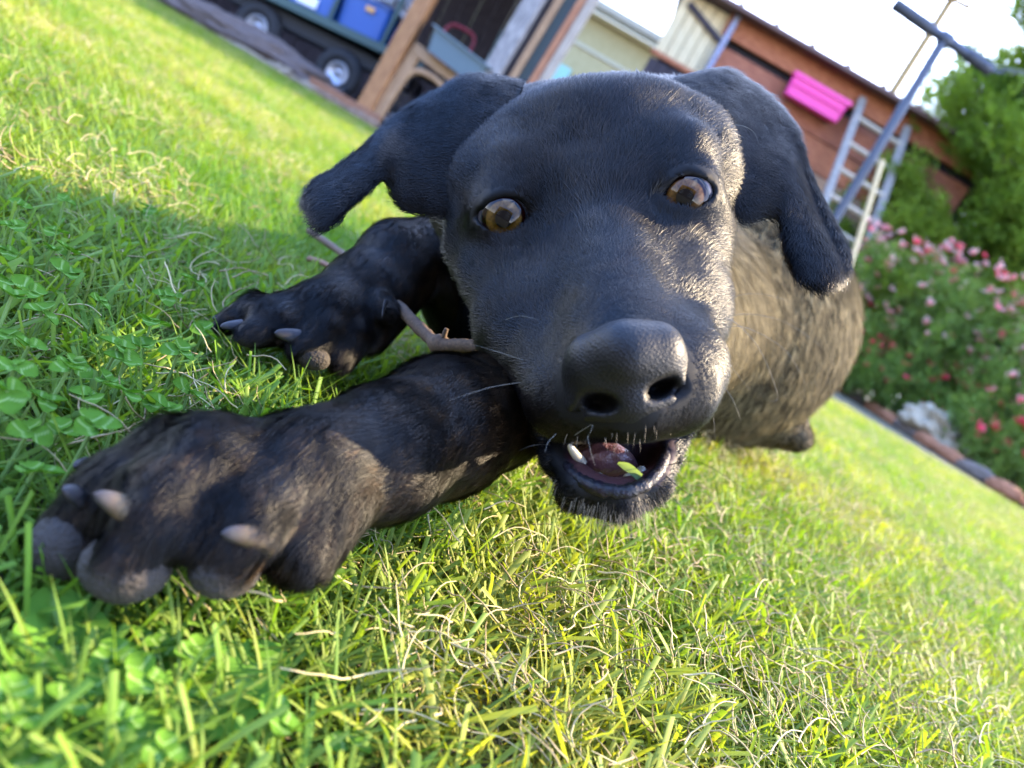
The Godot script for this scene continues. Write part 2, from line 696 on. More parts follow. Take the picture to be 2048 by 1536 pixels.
	for i in V.size():
		var p := V[i]
		var c := Color(0.004, 0.004, 0.0045)
		var hair := 1.0
		var z := skin.z[i] as int
		var e := minf(p.distance_to(eye_l), p.distance_to(eye_r))
		if z == 4:
			var wet := 0.5 + 0.5 * wobble.get_noise_3dv(p * 180.0)
			c = Color(0.085, 0.036, 0.040).lerp(Color(0.05, 0.024, 0.029), wet)
			c = c.lerp(Color(0.02, 0.008, 0.01), clampf(1.0 - (p.distance_to(hole) - 0.005) / 0.006, 0.0, 1.0))
			hair = 0.0
		elif z == 7:
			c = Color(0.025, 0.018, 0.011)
		elif z == 3:
			c = Color(0.006, 0.005, 0.004)
		if z == 5 or z == 4:
			var s := lens_pixel(p)
			var q := pow((s.x - 1230.0) / 124.0, 2.0) + pow((s.y - 902.0) / 94.0, 2.0)
			if s.z < 0.226 and q < 1.0 and z == 5:
				hair = 0.0
				c = Color(0.010, 0.009, 0.011)
				if q < 0.66:
					c = c.lerp(Color(0.05, 0.02, 0.023), smoothstep(0.66, 0.48, q))
				elif s.x > 1310.0:
					c = Color(0.05, 0.032, 0.033)
		if e < 0.0122:
			hair = 0.0
			c = Color(0.003, 0.003, 0.003)
		col[i] = c
		bare[i] = hair
	var local := V.duplicate()
	for i in local.size():
		local[i] -= dog.position
	var sm := tinted(0.6, 0.28)
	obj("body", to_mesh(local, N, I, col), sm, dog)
	make_eye(dog, 1010, 438, 0.2640, 10.2 * MM, (EYE - eye_l).normalized() + lens_basis * Vector3(-0.05, 0.0, 0), Color(0.085, 0.045, 0.010))
	make_eye(dog, 1369, 396, 0.2560, 10.2 * MM, (EYE - eye_r).normalized() + lens_basis * Vector3(0.02, 0.0, 0), Color(0.098, 0.046, 0.012))

	# nose
	var nf := Field.new()
	var nd := Field.new()
	nf.dig = nd
	chain(nf, [[1188, 724, 0.1925, 60], [1250, 708, 0.1878, 60], [1310, 700, 0.1893, 58]], 5 * MM)
	chain(nf, [[1205, 745, 0.1925, 52], [1300, 728, 0.1905, 52]], 4 * MM)
	chain(nf, [[1222, 795, 0.1935, 56], [1292, 783, 0.1925, 56]], 5 * MM)
	chain(nf, [[1168, 752, 0.1968, 42], [1172, 802, 0.1972, 44]], 4 * MM)
	chain(nf, [[1330, 728, 0.1938, 42], [1336, 780, 0.1942, 44]], 4 * MM)
	chain(nf, [[1262, 800, 0.1905, 44], [1266, 858, 0.1960, 30]], 4 * MM)
	nd.egg(seen(1327, 776, 0.1855), Vector3(px(37, 0.1835), px(18, 0.1835), 10 * MM), lens_basis * Basis(Vector3(0, 0, 1), deg_to_rad(24)), 2 * MM)
	nd.egg(seen(1200, 806, 0.1875), Vector3(px(36, 0.1835), px(20, 0.1835), 10 * MM), lens_basis * Basis(Vector3(0, 0, 1), deg_to_rad(-8)), 2 * MM)
	chain(nd, [[1352, 774, 0.1865, 9], [1378, 810, 0.1955, 9]], 2 * MM)
	chain(nd, [[1172, 808, 0.1885, 9], [1146, 840, 0.1975, 9]], 2 * MM)
	chain(nd, [[1257, 762, 0.1775, 4], [1261, 812, 0.1782, 8], [1266, 885, 0.1865, 9]], 1.2 * MM)
	var ns := new_skin()
	nf.mesh(0.75 * MM, ns)
	var nv: PackedVector3Array = ns.v
	var nn := smooth_normals(nv, ns.i)
	for i in nv.size():
		nv[i] -= dog.position
	var nm := plain(lin(0.006, 0.006, 0.0065), 0.5)
	nm.metallic_specular = 0.34
	var pebble := NoiseTexture2D.new()
	pebble.width = 256
	pebble.height = 256
	pebble.seamless = true
	var cells := FastNoiseLite.new()
	cells.noise_type = FastNoiseLite.TYPE_CELLULAR
	cells.frequency = 0.05
	cells.fractal_octaves = 2
	pebble.noise = cells
	nm.heightmap_enabled = true
	nm.heightmap_texture = pebble
	nm.heightmap_scale = 0.02
	nm.uv1_triplanar = true
	nm.uv1_scale = Vector3.ONE * 95.0
	obj("nose", to_mesh(nv, nn, ns.i), nm, dog)

	details(dog)
	if SHOW_FUR:
		grow_fur(dog, V, N, skin.f, skin.z, I, col, bare, nf, eye_l, eye_r)


func details(dog: Node3D) -> void:
	var pm := plain(lin(0.022, 0.0165, 0.012), 0.85)
	var rough := NoiseTexture2D.new()
	rough.width = 256
	rough.height = 256
	rough.seamless = true
	var cn := FastNoiseLite.new()
	cn.noise_type = FastNoiseLite.TYPE_CELLULAR
	cn.frequency = 0.06
	rough.noise = cn
	pm.heightmap_enabled = true
	pm.heightmap_texture = rough
	pm.heightmap_scale = 0.07
	pm.uv1_triplanar = true
	pm.uv1_scale = Vector3.ONE * 60.0
	pad(dog, 252, 1134, 0.1494, 86, 70, 0.0082, -10, pm)
	pad(dog, 450, 1136, 0.1550, 70, 60, 0.0078, -5, pm)
	pad(dog, 132, 1090, 0.1565, 62, 68, 0.0078, 10, pm)
	pad(dog, 622, 712, 0.308, 40, 26, 0.006, -25, pm)
	pad(dog, 500, 678, 0.302, 28, 18, 0.005, -10, pm)
	var horn := lin(0.062, 0.043, 0.023)
	claw(dog, seen(285, 1040, 0.1475), seen(184, 990, 0.1405), lens_basis * Vector3(-0.3, 1, 0.3), px(35, 0.145), horn)
	claw(dog, seen(545, 1082, 0.1525), seen(440, 1070, 0.1450), lens_basis * Vector3(-0.3, 1, 0.3), px(33, 0.15), horn)
	claw(dog, seen(185, 1010, 0.158), seen(124, 980, 0.15), lens_basis * Vector3(-0.3, 1, 0.3), px(32, 0.155), lin(0.022, 0.021, 0.022))
	claw(dog, seen(175, 930, 0.172), seen(148, 935, 0.166), lens_basis * Vector3(-0.3, 1, 0.3), px(18, 0.17), lin(0.022, 0.021, 0.022))
	var dark := lin(0.035, 0.035, 0.04)
	claw(dog, seen(605, 678, 0.306), seen(548, 668, 0.297), lens_basis * Vector3(-0.3, 1, 0.3), px(20, 0.3), dark)
	claw(dog, seen(484, 652, 0.303), seen(440, 655, 0.296), lens_basis * Vector3(-0.3, 1, 0.3), px(14, 0.3), dark)
	claw(dog, seen(452, 636, 0.31), seen(425, 638, 0.304), lens_basis * Vector3(-0.3, 1, 0.3), px(11, 0.3), dark)
	claw(dog, seen(772, 600, 0.320), seen(766, 634, 0.3165), lens_basis * Vector3(-1, 0.2, 0.3), px(4, 0.33), lin(0.012, 0.012, 0.013))
	# wet lower lip and tongue
	var wet := plain(lin(0.013, 0.012, 0.015), 0.46)
	wet.metallic_specular = 0.38
	wet.heightmap_enabled = true
	wet.heightmap_texture = rough
	wet.heightmap_scale = 0.03
	wet.uv1_triplanar = true
	wet.uv1_scale = Vector3.ONE * 70.0
	var lip := curve_through([[1114, 874, 0.2300], [1128, 924, 0.2120], [1168, 964, 0.2020], [1240, 984, 0.1982], [1300, 962, 0.2012], [1330, 914, 0.2105], [1340, 868, 0.2280]], 10)
	var lr := PackedFloat32Array()
	var lv := PackedVector3Array()
	var li := PackedInt32Array()
	for i in lip.size():
		var t := float(i) / (lip.size() - 1)
		lr.append(px(5.0 + 10.0 * pow(sin(PI * t), 0.7), 0.2) * (1.0 + 0.18 * wobble.get_noise_1d(i * 1.3)))
		lip[i] += lens_basis * Vector3(0, 0.0006 * wobble.get_noise_1d(i * 0.8 + 50.0), 0) - dog.position
	tube_points(lip, lr, 14, lv, li)
	var lc := PackedColorArray()
	for i in lv.size():
		var t := float(i / 14) / (lip.size() - 1)
		var k := 0.8 + 0.5 * wobble.get_noise_3dv(lv[i] * 420.0)
		lc.append(Color(0.011, 0.010, 0.013).lerp(Color(0.020, 0.014, 0.014), smoothstep(0.55, 0.85, t)) * k)
	wet.vertex_color_use_as_albedo = true
	wet.albedo_color = Color.WHITE
	obj("lower_lip", to_mesh(lv, smooth_normals(lv, li), li, lc), wet, dog)
	var pink := plain(lin(0.095, 0.042, 0.046), 0.3)
	pink.heightmap_enabled = true
	pink.heightmap_texture = rough
	pink.heightmap_scale = 0.02
	pink.uv1_triplanar = true
	pink.uv1_scale = Vector3.ONE * 90.0
	var tl := lathe_sphere(1.0, 26, 32)
	var tv: PackedVector3Array = tl.v
	for i in tv.size():
		var p := tv[i]
		p *= 1.0 + 0.10 * wobble.get_noise_3dv(p * 1.6)
		tv[i] = Vector3(p.x * px(70, 0.213), p.y * px(40, 0.213) - 0.0012 * p.x * p.x, p.z * 0.008)
	var tongue := obj("tongue", to_mesh(tv, smooth_normals(tv, tl.i), tl.i), pink, dog)
	tongue.position = seen(1208, 924, 0.2175) - dog.position
	tongue.basis = lens_basis * Basis(Vector3(0, 0, 1), -0.12) * Basis(Vector3(1, 0, 0), -0.5)
	# teeth
	var enamel := plain(lin(0.26, 0.24, 0.19), 0.25)
	tooth(dog, [[1165, 925, 0.211], [1150, 908, 0.208], [1137, 888, 0.2055]], 10.0, enamel)
	for t in [[1196, 953, 0.2075, 12, 9], [1216, 960, 0.2065, 9, 8], [1234, 962, 0.206, 8, 8], [1258, 957, 0.206, 13, 12], [1283, 946, 0.207, 12, 15], [1180, 945, 0.2085, 8, 7]]:
		var s := lathe_sphere(1.0, 12, 14)
		var v: PackedVector3Array = s.v
		for i in v.size():
			v[i] *= Vector3(px(t[3], t[2]), px(t[4], t[2]), 0.0016)
		var o := obj("tooth", to_mesh(v, smooth_normals(v, s.i), s.i), enamel, dog)
		o.position = seen(t[0], t[1], t[2]) - dog.position
		o.basis = lens_basis
	# whiskers and long brow hairs
	var pale := plain(lin(0.16, 0.155, 0.13), 0.4)
	var black := plain(lin(0.012, 0.012, 0.012), 0.4)
	for w in [
		[[1415, 660, 0.205], [1470, 630, 0.19], [1560, 640, 0.185], [1640, 690, 0.185]],
		[[1432, 640, 0.213], [1465, 596, 0.205], [1520, 588, 0.2], [1580, 602, 0.2]],
		[[1432, 658, 0.205], [1490, 655, 0.195], [1570, 700, 0.19], [1612, 770, 0.19]],
		[[1436, 638, 0.21], [1470, 645, 0.2], [1520, 700, 0.195], [1555, 790, 0.195], [1540, 802, 0.195]],
		[[1040, 765, 0.205], [980, 775, 0.195], [900, 800, 0.19]],
		[[1045, 720, 0.205], [1000, 705, 0.2], [950, 690, 0.2]],
		[[1010, 640, 0.225], [1040, 632, 0.21], [1080, 640, 0.205]],
		[[1400, 800, 0.205], [1425, 830, 0.2], [1430, 880, 0.2]],
		[[1420, 745, 0.208], [1460, 790, 0.2], [1482, 840, 0.2]],
		[[1112, 868, 0.196], [1096, 885, 0.192], [1090, 905, 0.19]],
		[[1150, 870, 0.195], [1185, 850, 0.186], [1170, 885, 0.186]],
		[[1175, 872, 0.194], [1182, 905, 0.188], [1190, 930, 0.187]],
		[[1420, 268, 0.26], [1470, 250, 0.25], [1505, 262, 0.25], [1518, 288, 0.25]],
		[[1420, 700, 0.207], [1450, 720, 0.2], [1500, 780, 0.2]]]:
		hair(dog, w, 0.00006, pale)
	var straw := plain(lin(0.16, 0.125, 0.075), 0.5)
	fringe(dog, "lip_hair", [[1128, 868, 0.192], [1180, 872, 0.188], [1240, 868, 0.186], [1266, 868, 0.187], [1300, 862, 0.188], [1340, 850, 0.193]], 16, 0.0030, Vector2(0.05, -1), straw, 1)
	fringe(dog, "chin_hair", [[1100, 950, 0.210], [1150, 1000, 0.202], [1200, 1022, 0.199], [1245, 1028, 0.198], [1295, 1010, 0.200], [1330, 960, 0.207]], 150, 0.0048, Vector2(0.0, -1), straw, 2)
	fringe(dog, "cheek_hair", [[1438, 560, 0.245], [1440, 640, 0.222], [1432, 720, 0.207], [1415, 790, 0.202]], 70, 0.0032, Vector2(1, -0.5), straw, 3)
	for w in [
		[[1330, 950, 0.204], [1380, 990, 0.195], [1440, 1010, 0.19]],
		[[1335, 930, 0.206], [1400, 925, 0.2], [1500, 985, 0.19]],
		[[1310, 965, 0.203], [1350, 1000, 0.196], [1392, 1055, 0.19]],
		[[1345, 880, 0.21], [1400, 873, 0.2], [1428, 873, 0.198]],
		[[1290, 985, 0.202], [1320, 1020, 0.197], [1350, 1060, 0.195]],
		[[1100, 890, 0.21], [1070, 890, 0.205], [1040, 900, 0.205]]]:
		hair(dog, w, 0.0001, black)


func fringe(dog: Node3D, called: String, line: Array, count: int, long: float, out: Vector2, mat: Material, seed_: int) -> void:
	# short stiff hairs along the lip or chin: roots follow the line, tips point outwards in the face's plane
	var r := RandomNumberGenerator.new()
	r.seed = seed_
	var v := PackedVector3Array()
	var idx := PackedInt32Array()
	var path := curve_through(line, 12)
	for k in count:
		var t := r.randf() * (path.size() - 1.001)
		var i := int(t)
		var p := path[i].lerp(path[i + 1], t - i) + lens_basis * Vector3(r.randfn(0, 0.0008), r.randfn(0, 0.0010), r.randfn(0, 0.0008))
		var along := (path[i + 1] - path[i]).normalized()
		var away := (lens_basis * Vector3(out.x, out.y, 0.25)).normalized()
		var perp := along.cross(lens_basis.z).normalized()
		if perp.dot(away) < 0.0:
			perp = -perp
		var d := (perp + away * 0.6 + along * r.randfn(0.0, 0.3) + lens_basis.z * r.randf_range(0.0, 0.5)).normalized()
		var l := long * r.randf_range(0.35, 1.15)
		var pts := PackedVector3Array()
		var rad := PackedFloat32Array()
		for j in 5:
			var q := j / 4.0
			pts.append(p + d * l * q + lens_basis * Vector3(0, -0.25 * l * q * q, 0) - dog.position)
			rad.append(0.00006 * (1.1 - q))
		tube_points(pts, rad, 4, v, idx)
	var o := obj(called, to_mesh(v, smooth_normals(v, idx), idx), mat, dog)
	o.set_meta("kind", "stuff")


func tube_points(pts: PackedVector3Array, radii: PackedFloat32Array, segs: int, v: PackedVector3Array, idx: PackedInt32Array) -> void:
	var base := v.size()
	var up := Vector3(0.31, 0.87, 0.38)
	for i in pts.size():
		var t := (pts[mini(i + 1, pts.size() - 1)] - pts[maxi(i - 1, 0)]).normalized()
		var s := t.cross(up).normalized()
		var w := s.cross(t)
		for j in segs:
			var ph := TAU * j / segs
			v.append(pts[i] + (s * cos(ph) + w * sin(ph)) * radii[i])
	for i in pts.size() - 1:
		for j in segs:
			var a := base + i * segs + j
			var b := base + i * segs + (j + 1) % segs
			idx.append_array([a, a + segs, b, b, a + segs, b + segs])


func curve_through(w: Array, steps: int) -> PackedVector3Array:
	var p := PackedVector3Array()
	for q in w:
		p.append(q if q is Vector3 else seen(q[0], q[1], q[2]))
	var out := PackedVector3Array()
	for i in p.size() - 1:
		for k in steps:
			out.append(p[i].cubic_interpolate(p[i + 1], p[maxi(i - 1, 0)], p[mini(i + 2, p.size() - 1)], float(k) / steps))
	out.append(p[p.size() - 1])
	return out


func hair(dog: Node3D, w: Array, r: float, mat: Material) -> void:
	var pts := curve_through(w, 8)
	var rad := PackedFloat32Array()
	for i in pts.size():
		rad.append(r * (1.15 - float(i) / pts.size()))
		pts[i] -= dog.position
	var v := PackedVector3Array()
	var idx := PackedInt32Array()
	tube_points(pts, rad, 5, v, idx)
	obj("whisker", to_mesh(v, smooth_normals(v, idx), idx), mat, dog)


func tooth(dog: Node3D, w: Array, r: float, mat: Material) -> void:
	var pts := curve_through(w, 6)
	var rad := PackedFloat32Array()
	for i in pts.size():
		var t := float(i) / (pts.size() - 1)
		rad.append(px(r, 0.207) * sqrt(maxf(1.0 - pow(t, 2.5) * 0.98, 0.0)))
		pts[i] -= dog.position
	var v := PackedVector3Array()
	var idx := PackedInt32Array()
	tube_points(pts, rad, 12, v, idx)
	obj("tooth", to_mesh(v, smooth_normals(v, idx), idx), mat, dog)


# A lock of fine hairs, one unit long, growing along +z and leaving the skin along +y.
func lock_of_hair(count: int, spread: float, width: float, lift: float, fan: float, seed_: int, light: float, bright: float) -> ArrayMesh:
	var r := RandomNumberGenerator.new()
	r.seed = seed_
	var v := PackedVector3Array()
	var n := PackedVector3Array()
	var c := PackedColorArray()
	var idx := PackedInt32Array()
	for k in count:
		var p := Vector3(r.randf_range(-spread, spread), -0.02, r.randf_range(-spread, spread))
		var yaw := r.randf_range(-fan, fan)
		var len_ := r.randf_range(0.65, 1.1)
		var rise := lift * r.randf_range(0.6, 1.5)
		var curl := r.randf_range(-0.35, 0.35)
		var base := v.size()
		var segs := 3
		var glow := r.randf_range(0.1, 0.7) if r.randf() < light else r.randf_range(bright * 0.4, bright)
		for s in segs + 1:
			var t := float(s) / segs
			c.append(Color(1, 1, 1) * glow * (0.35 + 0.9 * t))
			c.append(Color(1, 1, 1) * glow * (0.35 + 0.9 * t))
			var dir := Vector3(sin(yaw + curl * t), 0, cos(yaw + curl * t))
			var side := Vector3(dir.z, 0, -dir.x)
			var mid := p + dir * len_ * t + Vector3(0, len_ * rise * (t * 1.25 - 0.55 * t * t), 0)
			var up := Vector3(0, 1, 0) - dir * rise * (1.25 - 1.1 * t)
			var wd := width * (1.0 - 0.85 * t)
			v.append(mid - side * wd)
			v.append(mid + side * wd)
			n.append((up - side * 0.9).normalized())
			n.append((up + side * 0.9).normalized())
		for s in segs:
			var a := base + s * 2
			idx.append_array([a, a + 1, a + 2, a + 1, a + 3, a + 2])
	return to_mesh(v, n, idx, c)


func grow_fur(dog: Node3D, V: PackedVector3Array, N: PackedVector3Array, FL: PackedVector3Array, Z: PackedInt32Array, I: PackedInt32Array, col: PackedColorArray, bare: PackedFloat32Array, nose: Field, eye_l: Vector3, eye_r: Vector3) -> void:
	var tip := seen(1255, 770, 0.176)
	var mouth := seen(1232, 915, 0.205)
	var under := seen(1035, 905, 0.235)
	var every := PackedInt32Array(range(nose.a.size()))
	var none := PackedInt32Array()
	var right := lens_basis * Vector3(1, 0, 0)
	# per vertex: direction, length, density per square metre
	var D := PackedVector3Array()
	var L := PackedFloat32Array()
	var Q := PackedFloat32Array()
	D.resize(V.size())
	L.resize(V.size())
	Q.resize(V.size())
	for i in V.size():
		var p := V[i]
		var z := Z[i]
		var f := FL[i]
		var length := 7.0
		var dense := 1.15e6
		if z == 0 or z == 6 or z == 5:
			f = (p - tip).normalized()
			var dn := p.distance_to(tip)
			length = lerpf(2.4, 8.5, smoothstep(0.02, 0.10, dn))
			if z == 5:
				length = 3.4
			if dn < 0.05:
				var e := nose.at(p, every, none)
				if e < 0.0008:
					dense = 0.0
				length *= clampf(0.35 + e * 80.0, 0.35, 1.0)
			if z == 5:
				f = (p - mouth - lens_basis.z * 0.006).normalized()
			var ed := minf(p.distance_to(eye_l), p.distance_to(eye_r))
			length *= clampf(0.35 + (ed - 0.0125) * 70.0, 0.3, 1.0)
		elif z == 1:
			length = 5.0
			dense = 0.9e6
		elif z == 2:
			f = Vector3(0.25, -1.0, -0.3)
			length = 20.0
			dense = 0.2e6
		elif z == 3:
			length = 5.2
			dense = 1.2e6
			for j in pads.size():
				if p.distance_to(pads[j]) < pads_r[j]:
					dense = 0.0
		elif z >= 7:
			length = 24.0 if z == 7 else 9.0
			dense = 0.22e6
		elif z == 4:
			dense = 0.0
		dense *= bare[i]
		var toward := N[i].dot((EYE - p).normalized())
		if toward < -0.4:
			dense *= 0.25
		D[i] = f
		L[i] = length * 0.001
		Q[i] = dense
	var fine := PackedFloat32Array()
	var coarse := PackedFloat32Array()
	var shag := PackedFloat32Array()
	var r := RandomNumberGenerator.new()
	r.seed = 99
	for t in range(0, I.size(), 3):
		var i := I[t]
		var j := I[t + 1]
		var k := I[t + 2]
		var q := (Q[i] + Q[j] + Q[k]) / 3.0
		if q <= 0.0 or Q[i] * Q[j] * Q[k] == 0.0:
			continue
		var area := (V[j] - V[i]).cross(V[k] - V[i]).length() * 0.5
		var want := q * area
		var cnt := int(want + r.randf())
		if cnt == 0:
			continue
		var n := (N[i] + N[j] + N[k]).normalized()
		var z := Z[i]
		for c in cnt:
			var u := r.randf()
			var w := r.randf()
			if u + w > 1.0:
				u = 1.0 - u
				w = 1.0 - w
			var p := V[i] + (V[j] - V[i]) * u + (V[k] - V[i]) * w
			var dir := D[i] + (D[j] - D[i]) * u + (D[k] - D[i]) * w
			var clump := wobble.get_noise_3dv(p * 70.0)
			dir = dir.rotated(n, clump * 0.45 + 0.35 * wobble.get_noise_3dv(p * 320.0) + r.randfn(0.0, 0.1))
			var zz := (dir - n * dir.dot(n)).normalized()
			if zz.length_squared() < 0.5:
				continue
			var xx := n.cross(zz) * (0.0065 / maxf(L[i], 0.001) if L[i] < 0.0065 else 1.0)
			var l := (L[i] + (L[j] - L[i]) * u + (L[k] - L[i]) * w) * r.randf_range(0.75, 1.2)
			var yl := l * (1.0 + 0.5 * clump)
			var side := n.cross(zz)
			var coat := 380.0 if z >= 7 or z == 2 else 1000.0
			var streak := wobble.get_noise_2d(p.dot(side) * coat, p.dot(zz) * coat * 0.14)
			var b := r.randf_range(0.55, 1.55) * clampf(1.0 + 2.0 * streak, 0.12, 3.0)
			yl *= 1.0 + 0.5 * streak
			var cc := Color(0.0050 * b, 0.0054 * b, 0.0066 * b)
			if z == 8:
				cc = Color(0.22, 0.175, 0.11) * b
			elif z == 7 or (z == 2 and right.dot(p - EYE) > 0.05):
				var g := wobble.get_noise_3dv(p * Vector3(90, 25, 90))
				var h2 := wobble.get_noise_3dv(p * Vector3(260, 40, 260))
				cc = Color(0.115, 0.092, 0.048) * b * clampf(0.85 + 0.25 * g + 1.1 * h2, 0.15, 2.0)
			elif z == 3:
				cc = Color(0.0058, 0.0042, 0.0032) * b
				var g := wobble.get_noise_3dv(p * 120.0) + 0.6 * wobble.get_noise_3dv(p * 420.0)
				cc = cc.lerp(Color(0.050, 0.028, 0.012) * b, clampf(g * 1.1 + 0.16 + 1.4 * clampf(1.0 - p.distance_to(under) / 0.04, 0.0, 0.8), 0.0, 0.95))
			elif (z == 6 or z == 0) and right.dot(p - EYE) < 0.045 and wobble.get_noise_3dv(p * 45.0) > 0.05:
				cc = Color(0.0105, 0.0075, 0.0062) * b
			elif r.randf() < 0.08:
				cc = Color(0.016, 0.012, 0.009) * b
			elif z == 5 and r.randf() < 0.3:
				cc = Color(0.07, 0.055, 0.038) * b
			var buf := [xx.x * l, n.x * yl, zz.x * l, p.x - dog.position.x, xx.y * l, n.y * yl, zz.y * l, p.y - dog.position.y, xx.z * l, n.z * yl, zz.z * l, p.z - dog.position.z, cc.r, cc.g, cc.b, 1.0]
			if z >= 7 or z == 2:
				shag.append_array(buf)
			elif z == 3:
				coarse.append_array(buf)
			else:
				fine.append_array(buf)
	var m := tinted(0.36, 0.27)
	var soft := tinted(0.6, 0.15)
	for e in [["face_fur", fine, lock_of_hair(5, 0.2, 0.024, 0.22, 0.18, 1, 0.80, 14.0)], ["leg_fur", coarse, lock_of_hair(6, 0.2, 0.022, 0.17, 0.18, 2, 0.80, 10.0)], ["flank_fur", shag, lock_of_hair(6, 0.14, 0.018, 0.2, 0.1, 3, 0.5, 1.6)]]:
		var mm := MultiMesh.new()
		mm.transform_format = MultiMesh.TRANSFORM_3D
		mm.use_colors = true
		mm.mesh = e[2]
		var data: PackedFloat32Array = e[1]
		mm.instance_count = data.size() / 16
		mm.buffer = data
		var o := MultiMeshInstance3D.new()
		o.name = e[0]
		o.multimesh = mm
		o.material_override = soft if e[0] == "flank_fur" else m
		o.set_meta("kind", "stuff")
		dog.add_child(o, true)


# ---------------------------------------------------------------- shared builders for the garden
func box_mesh(size: Vector3, edge := 0.006) -> ArrayMesh:
	# a box with chamfered edges
	var h := size * 0.5
	var e := minf(edge, minf(h.x, minf(h.y, h.z)) * 0.6)
	var st := SurfaceTool.new()
	st.begin(Mesh.PRIMITIVE_TRIANGLES)
	st.set_smooth_group(-1)
	for ax in 3:
		var bx := (ax + 1) % 3
		var cx := (ax + 2) % 3
		for s in [-1.0, 1.0]:
			var q := []
			for k in [[-1, -1], [1, -1], [1, 1], [-1, 1]]:
				var p := Vector3.ZERO
				p[ax] = s * h[ax]
				p[bx] = k[0] * (h[bx] - e)
				p[cx] = k[1] * (h[cx] - e)
				q.append(p)
			face(st, q, s < 0.0)
		for s in [-1.0, 1.0]:
			for t in [-1.0, 1.0]:
				var q := []
				for k in [[0, -1], [0, 1], [1, 1], [1, -1]]:
					var p := Vector3.ZERO
					p[ax] = k[1] * (h[ax] - e)
					p[bx] = s * (h[bx] - (e if k[0] else 0.0))
					p[cx] = t * (h[cx] - (0.0 if k[0] else e))
					q.append(p)
				face(st, q, s * t > 0.0)
	for sx in [-1.0, 1.0]:
		for sy in [-1.0, 1.0]:
			for sz in [-1.0, 1.0]:
				var c := Vector3(sx, sy, sz)
				var q := []
				for ax in 3:
					var p := c * (h - Vector3.ONE * e)
					p[ax] = c[ax] * h[ax]
					q.append(p)
				if sx * sy * sz < 0.0:
					q.reverse()
				st.add_vertex(q[0])
				st.add_vertex(q[2])
				st.add_vertex(q[1])
	st.generate_normals()
	return st.commit()


func face(st: SurfaceTool, q: Array, turned: bool) -> void:
	var order := [0, 1, 2, 0, 2, 3] if turned else [0, 2, 1, 0, 3, 2]
	for i in order:
		st.add_vertex(q[i])


func box(called: String, parent: Node, at: Vector3, size: Vector3, mat: Material, turn := Vector3.ZERO, edge := 0.006) -> MeshInstance3D:
	var o := obj(called, box_mesh(size, edge), mat, parent)
	o.position = at
	o.rotation_degrees = turn
	return o


func beam(called: String, parent: Node, a: Vector3, b: Vector3, w: float, t: float, mat: Material) -> MeshInstance3D:
	# a squared timber from a to b
	var o := obj(called, box_mesh(Vector3(w, (b - a).length(), t), 0.005), mat, parent)
	var y := (b - a).normalized()
	var x := Vector3(1, 0, 0)
	if absf(y.x) > 0.9:
		x = Vector3(0, 1, 0)
	var z := x.cross(y).normalized()
	x = y.cross(z)
	o.transform = Transform3D(Basis(x, y, z), (a + b) * 0.5)
	return o


func pipe(called: String, parent: Node, pts: Array, r: float, mat: Material, segs := 12, steps := 6, taper := 0.0) -> MeshInstance3D:
	var p := curve_through(pts, steps)
	var rad := PackedFloat32Array()
	for i in p.size():
		rad.append(r * (1.0 - taper * i / p.size()))
	p.insert(0, p[0] - (p[1] - p[0]) * 0.001)
	rad.insert(0, 0.0001)
	p.append(p[p.size() - 1] + (p[p.size() - 1] - p[p.size() - 2]) * 0.001)
	rad.append(0.0001)
	var v := PackedVector3Array()
	var idx := PackedInt32Array()
	tube_points(p, rad, segs, v, idx)
	return obj(called, to_mesh(v, smooth_normals(v, idx), idx), mat, parent)


func grain(c: Color, other: Color, scale: Vector3, rough := 0.8, seed_ := 1, contrast := 1.0) -> StandardMaterial3D:
	var n := FastNoiseLite.new()
	n.seed = seed_
	n.frequency = 0.012
	n.fractal_octaves = 5
	n.fractal_gain = 0.6
	var g := Gradient.new()
	g.offsets = PackedFloat32Array([0.5 - 0.3 / contrast, 0.5 + 0.3 / contrast])
	g.colors = PackedColorArray([c, other])
	var t := NoiseTexture2D.new()
	t.width = 512
	t.height = 512
	t.seamless = true
	t.noise = n
	t.color_ramp = g
	var m := StandardMaterial3D.new()
	m.albedo_texture = t
	m.roughness = rough
	m.uv1_triplanar = true
	m.uv1_scale = scale
	return m


func lens_pixel(p: Vector3) -> Vector3:
	var q := lens_basis.inverse() * (p - EYE)
	return Vector3(1024.0 + FOCAL * q.x / -q.z, 768.0 - FOCAL * q.y / -q.z, -q.z)


func scatter(called: String, mesh: Mesh, data: PackedFloat32Array, mat: Material, parent: Node) -> MultiMeshInstance3D:
	var mm := MultiMesh.new()
	mm.transform_format = MultiMesh.TRANSFORM_3D
	mm.use_colors = true
	mm.mesh = mesh
	mm.instance_count = data.size() / 16
	mm.buffer = data
	var o := MultiMeshInstance3D.new()
	o.name = called if parent else numbered(called)
	o.multimesh = mm
	o.material_override = mat
	o.set_meta("kind", "stuff")
	(parent if parent else self).add_child(o, true)
	return o


func put(data: PackedFloat32Array, b: Basis, p: Vector3, c: Color) -> void:
	data.append_array([b.x.x, b.y.x, b.z.x, p.x, b.x.y, b.y.y, b.z.y, p.y, b.x.z, b.y.z, b.z.z, p.z, c.r, c.g, c.b, 1.0])


# ---------------------------------------------------------------- ground and lawn
func lawn_edge(x: float) -> float:
	return -5.2 + (x + 3.46) * 0.313


func build_ground() -> void:
	var m := PlaneMesh.new()
	m.size = Vector2(400, 400)
	m.subdivide_width = 4
	m.subdivide_depth = 4
	structure("ground", m, grain(lin(0.055, 0.05, 0.022), lin(0.10, 0.085, 0.045), Vector3.ONE * 3.0, 1.0, 5))


